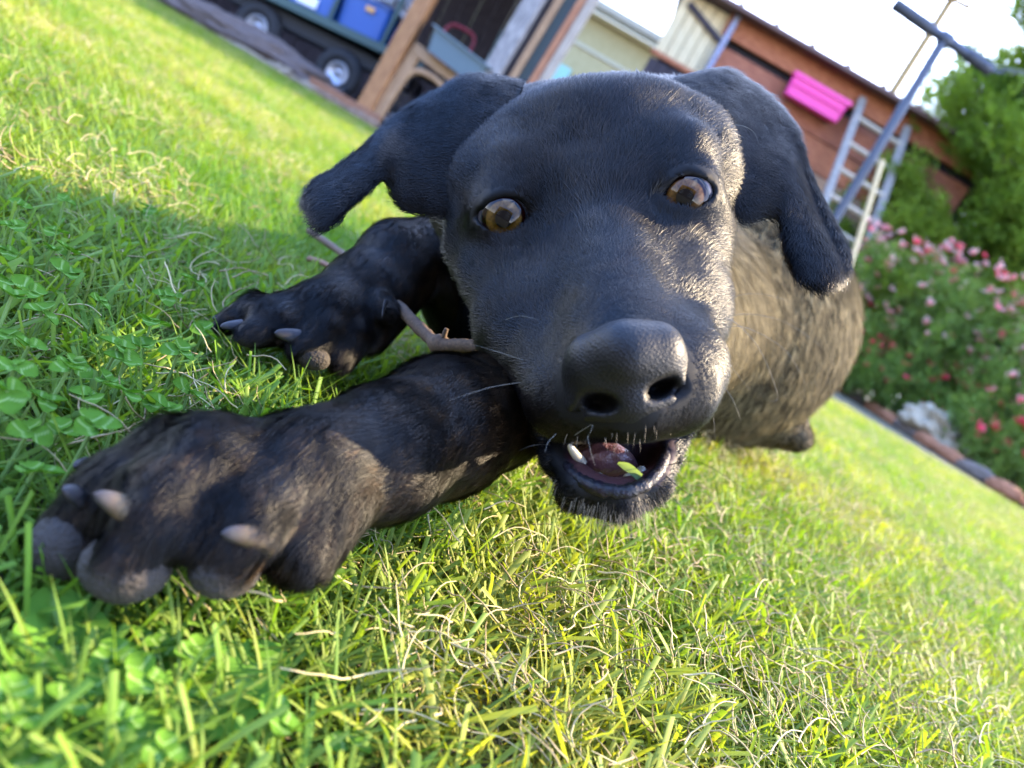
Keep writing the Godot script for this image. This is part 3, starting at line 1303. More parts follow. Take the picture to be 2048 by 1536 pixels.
# A tuft of grass, one unit = one metre; blades carry their own tint from base to tip.
func tuft(count: int, spread: float, tall: float, width: float, lean: float, droop: float, seed_: int, cut := 0.0) -> ArrayMesh:
	var r := RandomNumberGenerator.new()
	r.seed = seed_
	var v := PackedVector3Array()
	var n := PackedVector3Array()
	var c := PackedColorArray()
	var idx := PackedInt32Array()
	for k in count:
		var base := v.size()
		var ph := r.randf_range(0, TAU)
		var p := Vector3(cos(r.randf() * TAU), 0, sin(r.randf() * TAU)) * spread * sqrt(r.randf())
		var dir := Vector3(cos(ph), 0, sin(ph))
		var side := Vector3(-dir.z, 0, dir.x)
		side = side.rotated(Vector3.UP, r.randf_range(-0.7, 0.7))
		var h := tall * r.randf_range(0.5, 1.15)
		var ln := lean * r.randf_range(0.2, 1.4)
		var dr := droop * r.randf_range(0.0, 1.6)
		var w := width * r.randf_range(0.6, 1.25)
		var tint := r.randf_range(0.75, 1.2)
		var yellow := r.randf_range(0.0, 0.4)
		var segs := 5
		var blunt := r.randf() < cut
		for s in segs + 1:
			var t := float(s) / segs
			var q := p + dir * h * (ln * t + dr * t * t) + Vector3(0, h * (t - 0.32 * dr * t * t), 0)
			var wd := w * (0.75 + 0.5 * t - 0.25 * t * t) if blunt else w * (1.0 - pow(t, 2.2)) * (0.8 + 0.6 * t)
			wd = maxf(wd, w * 0.04)
			var twist := side.rotated(Vector3.UP, (t - 0.5) * r.randf_range(-0.2, 0.2))
			v.append(q - twist * wd * 0.5)
			v.append(q + twist * wd * 0.5)
			var tang := (dir * (ln + 2.0 * dr * t) + Vector3(0, 1.0 - 0.64 * dr * t, 0)).normalized()
			var nn := twist.cross(tang).normalized()
			n.append((nn - twist * 0.35).normalized())
			n.append((nn + twist * 0.35).normalized())
			var g := Color(1.0 + yellow * (0.5 + 0.5 * t), 1.0, 1.0 - yellow * 0.4) * tint
			if t < 0.25:
				g = g.lerp(Color(1.25, 1.05, 1.5) * tint, 0.6 * (1.0 - t * 4.0))
			if blunt and t > 0.75:
				g = Color(2.0, 1.35, 2.6) * tint
			c.append(g)
			c.append(g)
		for s in segs:
			var a := base + s * 2
			idx.append_array([a, a + 2, a + 1, a + 1, a + 2, a + 3])
	return to_mesh(v, n, idx, c)


# Dry clippings and curled dead blades lying in the lawn.
func straw(count: int, spread: float, long: float, seed_: int) -> ArrayMesh:
	var r := RandomNumberGenerator.new()
	r.seed = seed_
	var v := PackedVector3Array()
	var idx := PackedInt32Array()
	for k in count:
		var p := Vector3(r.randf_range(-spread, spread), r.randf_range(0.004, 0.024), r.randf_range(-spread, spread))
		var yaw := r.randf_range(0, TAU)
		var pitch := r.randf_range(-0.3, 0.5)
		var curl := r.randf_range(-1.0, 1.0) * (1.0 if r.randf() < 0.8 else 5.0)
		var pts := PackedVector3Array()
		var rad := PackedFloat32Array()
		var n := 7
		var step := long * r.randf_range(0.4, 1.2) / n
		for i in n:
			pts.append(p)
			rad.append(0.0003 * (1.0 - 0.6 * i / n))
			p += Vector3(cos(yaw) * cos(pitch), sin(pitch), sin(yaw) * cos(pitch)) * step
			yaw += curl / n
			pitch += r.randf_range(-0.3, 0.25) + curl * 0.06
		tube_points(pts, rad, 4, v, idx)
	return to_mesh(v, smooth_normals(v, idx), idx)


func build_lawn() -> void:
	var r := RandomNumberGenerator.new()
	r.seed = 31
	var sets := []
	for i in 6:
		sets.append(PackedFloat32Array())
	var dry := PackedFloat32Array()
	var all_b := PackedInt32Array(range(limbs.a.size()))
	var all_t := PackedInt32Array(range(trunk.a.size()))
	var none := PackedInt32Array()
	for ring in [[0.0, 0.6, 26000.0], [0.6, 1.2, 16000.0], [1.2, 2.5, 8500.0], [2.5, 7.5, 2800.0]]:
		var r0: float = ring[0]
		var r1: float = ring[1]
		var count := int((r1 * r1 - r0 * r0) * 1.15 * float(ring[2]))
		for i in count:
			var rad := sqrt(lerpf(r0 * r0, r1 * r1, r.randf()))
			var ang := r.randf_range(-1.15, 1.15)
			var p := Vector3(sin(ang) * rad, 0, -cos(ang) * rad + 0.06)
			var scale := r.randf_range(0.75, 1.25)
			var roll := r.randf() * TAU
			var pick := r.randf()
			var jit := r.randf()
			if p.z < lawn_edge(p.x) or p.x > 2.78:
				continue
			var s := lens_pixel(p + Vector3(0, 0.02, 0))
			if s.z < 0.03 or s.x < -400.0 or s.x > 2450.0 or s.y > 1950.0 or s.y < -300.0:
				continue
			if p.distance_to(EYE) < 0.128:
				continue
			if rad < 0.65:
				var q := p + Vector3(0, 0.016, 0)
				if limbs.at(q, all_b, none) < 0.003:
					continue
			if rad > 0.4 and rad < 1.2 and trunk.at(p + Vector3(0, 0.02, 0), all_t, none) < 0.0:
				continue
			var patch := wobble.get_noise_2d(p.x * 2.6, p.z * 2.6) + 0.6 * wobble.get_noise_2d(p.x * 11.0, p.z * 11.0)
			var c := Color(0.115, 0.225, 0.020).lerp(Color(0.27, 0.31, 0.055), clampf(0.45 + patch * 0.8 + (jit - 0.5) * 0.5, 0.0, 1.0))
			if rad < 0.9 and p.x < 0.02:
				c = c.lerp(Color(0.095, 0.22, 0.025), 0.4)
			var far := clampf((rad - 0.5) / 2.5, 0.0, 1.0)
			var b := Basis(Vector3.UP, roll).scaled(Vector3(1, 1, 1) * scale * lerpf(1.0, 1.25, far))
			if pick < (0.11 if p.x > 0.0 else 0.05) + 0.05 * patch and p.distance_to(EYE) > 0.2:
				put(dry, b, p, Color(0.42, 0.35, 0.17).lerp(Color(0.20, 0.13, 0.06), jit * jit))
			else:
				var which := int(pick * 1000.0) % 4 if rad > 0.5 else int(pick * 1000.0) % 6
				put(sets[which], b, p, c)
	var m := tinted(0.5, 0.32)
	m.backlight_enabled = true
	m.backlight = Color(1.0, 1.0, 0.6)
	m.cull_mode = BaseMaterial3D.CULL_DISABLED
	var meshes := [tuft(11, 0.012, 0.025, 0.0011, 0.5, 0.5, 1, 0.3), tuft(9, 0.013, 0.022, 0.0016, 0.7, 0.7, 2, 0.4), tuft(12, 0.014, 0.019, 0.0010, 0.9, 0.9, 3, 0.15), tuft(8, 0.011, 0.029, 0.0013, 0.4, 0.5, 4, 0.3), tuft(4, 0.010, 0.024, 0.0020, 0.7, 0.6, 5, 0.5), tuft(6, 0.010, 0.025, 0.0017, 0.7, 0.8, 6, 0.3)]
	var words := ["fine upright grass blades all over the lawn", "medium bent grass blades all over the lawn", "low sprawling grass blades all over the lawn", "tall thin grass blades all over the lawn", "broad blunt grass blades close to the puppy", "broad drooping grass blades close to the puppy"]
	for i in 6:
		tag(scatter("lawn_grass", meshes[i], sets[i], m, null), words[i], "grass")
	var dm := tinted(0.6, 0.4)
	dm.backlight_enabled = true
	dm.backlight = Color(0.4, 0.4, 0.3)
	tag(scatter("dry_grass", straw(8, 0.016, 0.024, 8), dry, dm, null), "dry curled straw and clippings scattered through the lawn", "straw")


# ---------------------------------------------------------------- clover and other lawn weeds
func leaf_mesh(long: float, wide: float, notch: float, cup: float, mark: bool, c0: Color, c1: Color) -> ArrayMesh:
	var v := PackedVector3Array()
	var idx := PackedInt32Array()
	var col := PackedColorArray()
	var nu := 14
	var nv := 10
	for i in nu + 1:
		var t := float(i) / nu
		var w := wide * 0.5 * pow(sin(PI * pow(t, 0.85) * 0.97 + 0.03), 0.62)
		for j in nv + 1:
			var s := float(j) / nv * 2.0 - 1.0
			var y := long * t - notch * long * maxf(0.0, 1.0 - absf(s) * 2.2) * smoothstep(0.75, 1.0, t)
			v.append(Vector3(s * w, cup * (s * s - 0.4) * w - absf(s) * 0.0 - 0.12 * long * t * t, y))
			var vein := 0.9 + 0.12 * sin((t * 3.0 - absf(s) * 1.3) * 24.0) * absf(s)
			var c := c0 * vein
			if mark:
				var d := absf((t - 0.30) - 0.30 * absf(s))
				c = c.lerp(c1, (1.0 - smoothstep(0.02, 0.075, d)) * 0.75 * (1.0 - smoothstep(0.75, 0.95, absf(s))))
			elif absf(s) < 0.12:
				c = c.lerp(c1, 0.6)
			c.a = 1.0
			col.append(c)
	for i in nu:
		for j in nv:
			var a := i * (nv + 1) + j
			idx.append_array([a, a + 1, a + nv + 1, a + 1, a + nv + 2, a + nv + 1])
	return to_mesh(v, smooth_normals(v, idx), idx, col)


func place_words(x: float, y: float) -> String:
	var across := "at the left edge"
	if x > 45.0:
		across = "near the left edge"
	if x > 125.0:
		across = "inward of the left edge"
	if x > 220.0:
		across = "midway to the paws"
	if x > 320.0:
		across = "close beside the paws"
	var up := "level with the ear tip"
	if y > 480.0:
		up = "level with the stick"
	if y > 560.0:
		up = "level with the far paw"
	if y > 640.0:
		up = "below the far paw"
	if y > 710.0:
		up = "a little above the near paw"
	if y > 790.0:
		up = "right by the near paw"
	if y > 1000.0:
		up = "below the near paw"
	if y > 1395.0:
		up = "in the foreground at the bottom"
	return across + ", " + up


func build_weeds() -> void:
	var r := RandomNumberGenerator.new()
	r.seed = 77
	var m := tinted(0.7, 0.12)
	m.backlight_enabled = true
	m.backlight = Color(0.7, 0.8, 0.4)
	var stem_mat := plain(lin(0.16, 0.26, 0.06), 0.6)
	var leaf := leaf_mesh(0.0054, 0.0056, 0.12, 0.4, true, Color(0.085, 0.185, 0.022), Color(0.26, 0.36, 0.13))
	var stem := tube_mesh([Vector3(0.004, 0, 0.002), Vector3(0.002, 0.4, 0.0), Vector3(0, 1, 0)], 0.0005)
	var proto := Node3D.new()
	for k in 3:
		var o := MeshInstance3D.new()
		o.name = "leaflet" if k == 0 else "leaflet_%03d" % k
		o.mesh = leaf
		o.material_override = m
		o.basis = Basis(Vector3.UP, TAU * k / 3.0) * Basis(Vector3(1, 0, 0), deg_to_rad(-8.0))
		proto.add_child(o)
	var st := MeshInstance3D.new()
	st.name = "stem"
	st.mesh = stem
	st.material_override = stem_mat
	proto.add_child(st)
	var spots := []
	for q in [[40, 410], [130, 400], [300, 415], [285, 425], [28, 450], [110, 460], [140, 500], [15, 500], [60, 580], [20, 560], [85, 620], [110, 500], [135, 545], [25, 590], [240, 690], [280, 690], [330, 590], [345, 590], [305, 640], [140, 735], [150, 730], [250, 720], [300, 800], [335, 815], [380, 780], [60, 690], [30, 730], [180, 790], [95, 800], [15, 780], [190, 850], [60, 860], [360, 700], [70, 940], [410, 660], [200, 600], [390, 560], [20, 670], [215, 760], [120, 860], [250, 780]]:
		spots.append([q, 0.030, r.randf_range(0.85, 1.2)])
	for q in [[60, 1330], [170, 1290], [230, 1310], [290, 1350], [140, 1400], [40, 1430], [250, 1440], [330, 1500], [110, 1500], [20, 1380], [200, 1380], [330, 1290], [400, 1310], [290, 1290], [700, 1480], [560, 1440], [20, 1510]]:
		spots.append([q, 0.018, r.randf_range(0.8, 1.15)])
	var plants := []
	for s in spots:
		var tall: float = s[1] * r.randf_range(0.75, 1.15)
		var d := (seen(s[0][0], s[0][1], 1.0) - EYE)
		var p := EYE + d * ((tall - EYE.y) / d.y)
		if p.distance_to(EYE) > 1.4:
			continue
		var o := proto.duplicate() as Node3D
		o.name = numbered("clover")
		add_child(o, true)
		o.position = Vector3(p.x, 0, p.z)
		var yaw := Basis(Vector3.UP, r.randf() * TAU)
		var sc: float = s[2]
		for ch in o.get_children():
			var c := ch as Node3D
			if String(c.name).begins_with("leaflet"):
				var away := Basis(Vector3(1, 0, 0), r.randf_range(-0.35, 0.4)) * Basis(Vector3(0, 0, 1), r.randf_range(-0.4, 0.4))
				c.transform = Transform3D(yaw * c.basis * away * Basis().scaled(Vector3.ONE * sc * r.randf_range(0.85, 1.1)), Vector3(0, tall, 0))
			else:
				c.transform = Transform3D(yaw * Basis().scaled(Vector3(1, tall, 1)), Vector3.ZERO)
		plants.append([place_words(s[0][0], s[0][1]), float(s[0][0]), o])
	# each clover is told apart by where it grows; those in one spot by their order from left to right
	for a in plants:
		var same := 0
		var before := 0
		for b in plants:
			if b[0] == a[0]:
				same += 1
				if b[1] < a[1] or (b[1] == a[1] and b[2].get_index() < a[2].get_index()):
					before += 1
		var order := ""
		if same == 2:
			order = ["left one of a pair ", "right one of a pair "][before]
		elif same > 2:
			order = ["leftmost ", "second from left ", "third from left ", "fourth from left ", "fifth from left ", "sixth from left ", "seventh from left "][mini(before, 6)]
		tag(a[2], order + "clover, " + a[0], "clover", "clovers in the lawn")
	proto.free()
	# broad soft weed leaves, close to the lens
	var broad := leaf_mesh(0.034, 0.020, 0.0, 0.35, false, Color(0.10, 0.22, 0.03), Color(0.2, 0.3, 0.09))
	var list := [[60, 1470, 0.3, 0.9, "broad pale green weed leaf lowest in the left corner of the lawn"], [210, 1300, 1.9, 0.6, "yellowing weed leaf just below the middle toes of the near paw"], [330, 1420, 2.8, 1.0, "large flat green weed leaf right of the yellowing leaf"], [180, 1430, 4.0, 1.0, "broad green weed leaf between the yellowing leaf and the lawn's left corner"], [250, 1510, 5.2, 1.0, "dark broad weed leaf at the bottom edge left of the bare soil"]]
	for q in list:
		var d := (seen(q[0], q[1], 1.0) - EYE)
		var p := EYE + d * ((0.016 - EYE.y) / d.y)
		var w := thing("weed", q[4], "weed", Vector3(p.x, 0, p.z))
		for k in 3:
			var o := obj("leaf" if k == 0 else "leaf_%03d" % k, broad, m, w)
			o.basis = Basis(Vector3.UP, q[2] + k * 2.1) * Basis(Vector3(1, 0, 0), -0.35) * Basis().scaled(Vector3.ONE * q[3] * (1.0 - 0.22 * k))
			o.position = Vector3(0, 0.008, 0)


func tube_mesh(pts: Array, r: float) -> ArrayMesh:
	var p := curve_through(pts, 4)
	var rad := PackedFloat32Array()
	for i in p.size():
		rad.append(r)
	var v := PackedVector3Array()
	var idx := PackedInt32Array()
	tube_points(p, rad, 6, v, idx)
	return to_mesh(v, smooth_normals(v, idx), idx)


# ---------------------------------------------------------------- the stick, the blade of grass in the mouth
func build_stick() -> void:
	var pts := curve_through([[618, 462, 0.56], [690, 512, 0.50], [745, 570, 0.42], [795, 612, 0.335], [845, 662, 0.31], [880, 690, 0.296], [925, 692, 0.288], [985, 700, 0.278], [1060, 735, 0.268]], 9)
	var rad := PackedFloat32Array()
	for i in pts.size():
		var bump := wobble.get_noise_1d(i * 0.9) * 0.0006
		var knot := exp(-pow((i - 45.0) / 2.2, 2.0)) * 0.0016
		rad.append(0.0025 + 0.0005 * i / pts.size() + bump + knot)
	var root := thing("stick", "bent brown wooden stick under the puppy's far leg and chin", "stick", Vector3(pts[40].x, 0.0, pts[40].z))
	var v := PackedVector3Array()
	var idx := PackedInt32Array()
	for i in pts.size():
		pts[i] -= root.position
	tube_points(pts, rad, 14, v, idx)
	for i in v.size():
		v[i] += Vector3.ONE * 0.0003 * wobble.get_noise_3dv(v[i] * 900.0)
	var bark := grain(lin(0.035, 0.02, 0.011), lin(0.115, 0.07, 0.038), Vector3.ONE * 90.0, 0.85, 21)
	obj("bark", to_mesh(v, smooth_normals(v, idx), idx), bark, root)
	var t := pts[46]
	pipe("twig_stub", root, [t, t + lens_basis * Vector3(0.001, 0.004, 0.002), t + lens_basis * Vector3(0.002, 0.0065, 0.003)], 0.0013, bark, 8, 4, 0.4)
	var w := thing("stick", "thin reddish twig lying on the lawn behind the far paw", "twig", seen(640, 522, 0.5) * Vector3(1, 0, 1))
	pipe("bark", w, [seen(618, 518, 0.51) - w.position, seen(645, 526, 0.5) - w.position, seen(668, 538, 0.49) - w.position], 0.0022, grain(lin(0.12, 0.05, 0.03), lin(0.25, 0.12, 0.07), Vector3.ONE * 90.0, 0.8, 22), 8, 5, 0.3)
	# blade of grass
	var a := seen(1236, 926, 0.2025)
	var b := seen(1281, 956, 0.1995)
	var side := (b - a).cross(lens_basis.z).normalized() * px(8.5, 0.2)
	var st := PackedVector3Array()
	var ix := PackedInt32Array()
	for i in 9:
		var q := i / 8.0
		var c := a.lerp(b, q) + lens_basis.y * 0.0006 * sin(q * PI)
		var wd := 0.35 + 0.65 * minf(q * 3.0, 1.0)
		st.append(c - side * wd)
		st.append(c + lens_basis.z * -0.0004)
		st.append(c + side * wd)
	for i in 8:
		for j in 2:
			var k := i * 3 + j
			ix.append_array([k, k + 3, k + 1, k + 1, k + 3, k + 4])
	for i in st.size():
		st[i] -= a
	var gm := plain(lin(0.018, 0.055, 0.007), 0.55)
	gm.backlight_enabled = true
	gm.backlight = Color(0.5, 0.6, 0.3)
	var o := obj("grass_blade", to_mesh(st, smooth_normals(st, ix), ix), gm)
	o.position = a
	tag(o, "single green blade of grass held in the puppy's mouth", "grass blade")


# ---------------------------------------------------------------- sheds, cart, house and pole behind the lawn
func wheel(parent: Node3D, at: Vector3, r: float, hub: float, called := "wheel") -> void:
	var tyre := TorusMesh.new()
	tyre.inner_radius = hub * 1.05
	tyre.outer_radius = r
	tyre.rings = 36
	tyre.ring_segments = 14
	var w := obj(called, tyre, plain(lin(0.012, 0.012, 0.013), 0.8), parent)
	w.position = at
	w.rotation_degrees = Vector3(90, 0, 0)
	var rim_mat := plain(lin(0.40, 0.40, 0.42), 0.4, 0.8)
	var v := PackedVector3Array()
	var idx := PackedInt32Array()
	# rim: a dished disc turned about the axle
	var prof := [[0.0, 0.022], [0.018, 0.022], [0.02, 0.008], [0.5 * hub, 0.004], [0.62 * hub, 0.018], [0.85 * hub, 0.02], [0.95 * hub, 0.034], [1.08 * hub, 0.03], [1.1 * hub, 0.0]]
	for q in prof:
		for j in 30:
			var ph := TAU * j / 30.0
			v.append(Vector3(cos(ph) * q[0], q[1], sin(ph) * q[0]))
	for i in prof.size() - 1:
		for j in 30:
			var a := i * 30 + j
			var b := i * 30 + (j + 1) % 30
			idx.append_array([a, a + 30, b, b, a + 30, b + 30])
	obj("rim", to_mesh(v, smooth_normals(v, idx), idx), rim_mat, w)
	var cap := CylinderMesh.new()
	cap.top_radius = 0.012
	cap.bottom_radius = 0.014
	cap.height = 0.03
	var c := obj("hub_cap", cap, plain(lin(0.05, 0.05, 0.05), 0.5, 0.5), w)
	c.position = Vector3(0, 0.03, 0)


func open_tub(long: float, deep: float, high: float, taper: float, t: float) -> ArrayMesh:
	# an open box with sloping sides, a rim and thickness
	var v := PackedVector3Array()
	var idx := PackedInt32Array()
	var rings := []
	var o := [[1.0 - taper, 0.0, 0.0], [1.0, high, 0.0], [1.0, high, 0.018], [1.0, high + 0.012, 0.018], [1.0, high + 0.012, -t], [1.0, high, -t], [1.0 - taper, t, -t]]
	var rim := []
	for q in o:
		var n := 0
		var ring := []
		for c in [[-1, -1], [1, -1], [1, 1], [-1, 1]]:
			for k in 5:
				var a0 := atan2(c[1], c[0]) + (k - 2) * PI / 8.0
				var rr := 0.03
				var p := Vector3((long * 0.5 * q[0] + q[2] - rr) * c[0] + cos(a0) * rr, q[1], (deep * 0.5 * q[0] + q[2] - rr) * c[1] + sin(a0) * rr)
				ring.append(v.size())
				v.append(p)
		rim.append(ring)
	for i in rim.size() - 1:
		for j in 20:
			var a: int = rim[i][j]
			var b: int = rim[i][(j + 1) % 20]
			var c: int = rim[i + 1][j]
			var d: int = rim[i + 1][(j + 1) % 20]
			idx.append_array([a, b, c, b, d, c])
	for e in [0, 6]:
		for j in range(1, 19):
			if e == 0:
				idx.append_array([rim[e][0], rim[e][j + 1], rim[e][j]])
			else:
				idx.append_array([rim[e][0], rim[e][j], rim[e][j + 1]])
	var st := SurfaceTool.new()
	st.begin(Mesh.PRIMITIVE_TRIANGLES)
	st.set_smooth_group(-1)
	for i in idx:
		st.add_vertex(v[i])
	st.generate_normals()
	return st.commit()


func lump(size: Vector3, rough: float, freq: float, seed_: Vector3, flat := 0.0) -> ArrayMesh:
	var s := lathe_sphere(1.0, 40, 56)
	var v: PackedVector3Array = s.v
	for i in v.size():
		var p := v[i]
		var k := 1.0 + rough * (wobble.get_noise_3dv(p * freq + seed_) + 0.5 * absf(wobble.get_noise_3dv(p * freq * 2.7 + seed_)))
		p *= k
		if flat > 0.0 and p.y < -flat:
			p.y = -flat + (p.y + flat) * 0.15
		v[i] = p * size
	return to_mesh(v, smooth_normals(v, s.i), s.i)


func build_sheds() -> void:
	# --- open shed on the left
	var brown := grain(lin(0.20, 0.085, 0.028), lin(0.34, 0.165, 0.06), Vector3(9, 1.2, 9), 0.7, 3)
	var tan_wood := grain(lin(0.24, 0.14, 0.07), lin(0.36, 0.225, 0.12), Vector3(9, 1.2, 9), 0.75, 4)
	var weathered := grain(lin(0.13, 0.12, 0.115), lin(0.30, 0.28, 0.26), Vector3(14, 1.5, 14), 0.85, 6, 1.4)
	var cream := grain(lin(0.62, 0.48, 0.25), lin(0.72, 0.58, 0.33), Vector3(4, 1, 4), 0.8, 7)
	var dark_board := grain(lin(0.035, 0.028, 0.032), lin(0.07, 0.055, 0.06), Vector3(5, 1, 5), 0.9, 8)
	var shed := thing("open_shed", "open timber shed with brown posts and dark interior behind the lawn", "shed", Vector3(-2.6, 0, -5.9))
	var o := shed.position
	box("roof", shed, Vector3(-3.2, 2.36, -6.5) - o, Vector3(4.4, 0.08, 3.4), plain(lin(0.12, 0.09, 0.08), 0.8))
	for i in 24:
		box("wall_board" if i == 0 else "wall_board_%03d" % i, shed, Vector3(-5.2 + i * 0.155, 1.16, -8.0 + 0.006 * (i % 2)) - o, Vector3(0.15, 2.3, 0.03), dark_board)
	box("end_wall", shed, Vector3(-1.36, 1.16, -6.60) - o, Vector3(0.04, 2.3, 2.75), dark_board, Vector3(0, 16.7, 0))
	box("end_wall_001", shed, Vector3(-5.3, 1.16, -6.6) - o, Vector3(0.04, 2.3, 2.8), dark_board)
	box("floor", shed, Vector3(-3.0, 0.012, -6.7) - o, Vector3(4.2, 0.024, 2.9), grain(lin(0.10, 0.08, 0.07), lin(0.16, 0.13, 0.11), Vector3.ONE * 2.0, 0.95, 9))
	beam("post", shed, Vector3(-1.775, 0.02, -5.1) - o, Vector3(-1.62, 2.32, -5.1) - o, 0.105, 0.10, brown)
	beam("post_001", shed, Vector3(-1.10 - 0.07, 0.02, -5.12) - o, Vector3(-1.03, 2.32, -5.12) - o, 0.115, 0.10, weathered)
	beam("corner_board", shed, Vector3(-1.05, 0.02, -5.16) - o, Vector3(-0.90, 2.32, -5.16) - o, 0.045, 0.05, tan_wood)
	beam("corner_panel", shed, Vector3(-0.985, 0.02, -5.22) - o, Vector3(-0.835, 2.32, -5.22) - o, 0.10, 0.04, plain(lin(0.055, 0.075, 0.075), 0.7))
	beam("corner_board_001", shed, Vector3(-0.92, 0.02, -5.17) - o, Vector3(-0.77, 2.32, -5.17) - o, 0.055, 0.05, grain(lin(0.28, 0.10, 0.04), lin(0.38, 0.17, 0.08), Vector3(9, 1.2, 9), 0.7, 10))
	beam("corner_board_002", shed, Vector3(-0.86, 0.02, -5.15) - o, Vector3(-0.71, 2.32, -5.15) - o, 0.06, 0.05, grain(lin(0.26, 0.21, 0.155), lin(0.36, 0.30, 0.23), Vector3(9, 1.2, 9), 0.7, 11))
	box("threshold_board", shed, Vector3(-1.87, 0.055, -4.98) - o, Vector3(0.50, 0.09, 0.04), grain(lin(0.15, 0.065, 0.032), lin(0.20, 0.095, 0.05), Vector3(2, 9, 9), 0.8, 12), Vector3(0, 14, 0))
	# trestle with its curved brace
	var tr := thing("trestle", "light wooden trestle with curved brace beside the brown shed post", "trestle", Vector3(-1.5, 0, -5.14))
	o = tr.position
	beam("leg", tr, Vector3(-1.70, 0.03, -5.14) - o, Vector3(-1.63, 0.62, -5.14) - o, 0.075, 0.07, tan_wood)
	beam("leg_001", tr, Vector3(-1.22, 0.03, -5.2) - o, Vector3(-1.25, 0.5, -5.2) - o, 0.075, 0.07, tan_wood)
	beam("top_rail", tr, Vector3(-1.66, 0.585, -5.13) - o, Vector3(-1.18, 0.525, -5.13) - o, 0.07, 0.06, tan_wood)
	pipe("brace", tr, [Vector3(-1.655, 0.30, -5.13) - o, Vector3(-1.62, 0.42, -5.13) - o, Vector3(-1.56, 0.475, -5.13) - o, Vector3(-1.44, 0.48, -5.13) - o, Vector3(-1.30, 0.44, -5.13) - o], 0.022, tan_wood, 10, 6)
	var tub := obj("plastic_tub", open_tub(0.42, 0.28, 0.14, 0.14, 0.006), plain(lin(0.10, 0.145, 0.17), 0.45))
	tub.position = Vector3(-1.37, 0.592, -5.14)
	tub.rotation_degrees = Vector3(4, 0, -7)
	tag(tub, "blue-grey plastic tub tilted on the wooden trestle", "tub")
	# red hand truck
	var red := plain(lin(0.22, 0.012, 0.02), 0.4)
	var ch := thing("hand_truck", "red tubular handle of a hand truck in the dark shed behind the tub", "hand truck", Vector3(-1.6, 0.024, -5.75))
	o = ch.position
	pipe("handle", ch, [Vector3(-1.73, 0.62, -5.76) - o, Vector3(-1.725, 0.80, -5.77) - o, Vector3(-1.715, 0.885, -5.78) - o, Vector3(-1.67, 0.925, -5.78) - o, Vector3(-1.54, 0.93, -5.78) - o, Vector3(-1.495, 0.89, -5.78) - o, Vector3(-1.485, 0.80, -5.77) - o, Vector3(-1.48, 0.62, -5.76) - o], 0.014, red, 10, 6)
	box("crossbar", ch, Vector3(-1.605, 0.66, -5.765) - o, Vector3(0.25, 0.03, 0.015), red)
	var shade := plain(lin(0.02, 0.012, 0.013), 0.5)
	for k in 2:
		var x := -1.73 if k == 0 else -1.48
		pipe("frame_rail" if k == 0 else "frame_rail_001", ch, [Vector3(x, 0.03, -5.72) - o, Vector3(x, 0.62, -5.76) - o], 0.014, shade, 8, 2)
	box("toe_plate", ch, Vector3(-1.605, 0.035, -5.62) - o, Vector3(0.34, 0.012, 0.2), shade)
	wheel(ch, Vector3(-1.80, 0.11, -5.82) - o, 0.10, 0.045)
	wheel(ch, Vector3(-1.41, 0.11, -5.82) - o, 0.10, 0.045, "wheel_001")
	# cart with wheels and blue crates
	var cart := thing("cart", "dark green flat cart on black wheels inside the open shed", "cart", Vector3(-2.55, 0, -5.8))
	o = cart.position
	var green := plain(lin(0.022, 0.06, 0.055), 0.5)
	var black := plain(lin(0.014, 0.015, 0.018), 0.7)
	box("side_rail", cart, Vector3(-2.55, 0.465, -5.55) - o, Vector3(1.75, 0.065, 0.04), green, Vector3(0, 0, 4.5))
	box("deck", cart, Vector3(-2.55, 0.455, -5.9) - o, Vector3(1.72, 0.03, 0.64), black, Vector3(0, 0, 4.5))
	box("chassis", cart, Vector3(-2.55, 0.36, -5.85) - o, Vector3(1.6, 0.10, 0.4), black, Vector3(0, 0, 3))
	box("side_stake", cart, Vector3(-2.44, 0.66, -5.56) - o, Vector3(0.03, 0.42, 0.03), green)
	box("side_stake_001", cart, Vector3(-2.02, 0.68, -5.56) - o, Vector3(0.03, 0.42, 0.03), green)
	wheel(cart, Vector3(-2.92, 0.205, -5.62) - o, 0.18, 0.078)
	wheel(cart, Vector3(-2.24, 0.205, -5.62) - o, 0.18, 0.078, "wheel_001")
	wheel(cart, Vector3(-2.08, 0.13, -6.0) - o, 0.11, 0.05, "wheel_002")
	var blue := plain(lin(0.005, 0.075, 0.30), 0.4)
	for k in 2:
		var cr := thing("crate", "blue plastic crate with a white label on the dark cart" if k == 0 else "blue plastic crate with an orange sticker under the clear bag", "crate", Vector3(-2.63 if k == 0 else -2.235, 0.472 if k == 0 else 0.505, -5.78), 0.0, "blue crates on the cart")
		var shell := obj("shell", open_tub(0.37, 0.34, 0.30 if k == 0 else 0.25, 0.07, 0.008), blue, cr)
		shell.rotation_degrees = Vector3(0, 0, 4.5)
		box("label", cr, Vector3(-0.03 if k == 0 else 0.02, 0.075 if k == 0 else 0.20, 0.176 if k == 0 else 0.187), Vector3(0.16, 0.075, 0.004) if k == 0 else Vector3(0.07, 0.035, 0.004), plain(lin(0.7, 0.7, 0.72), 0.6) if k == 0 else plain(lin(0.6, 0.30, 0.08), 0.6), Vector3(-3, 0, 4.5), 0.001)
	var bag_mat := plain(Color(0.75, 0.77, 0.80, 0.55), 0.3)
	bag_mat.transparency = BaseMaterial3D.TRANSPARENCY_ALPHA
	var bag := obj("plastic_bag", lump(Vector3(0.21, 0.11, 0.16), 0.5, 2.6, Vector3(3, 1, 7)), bag_mat)
	bag.position = Vector3(-2.16, 0.87, -5.76)
	tag(bag, "crumpled clear plastic bag heaped on the right blue crate", "bag")
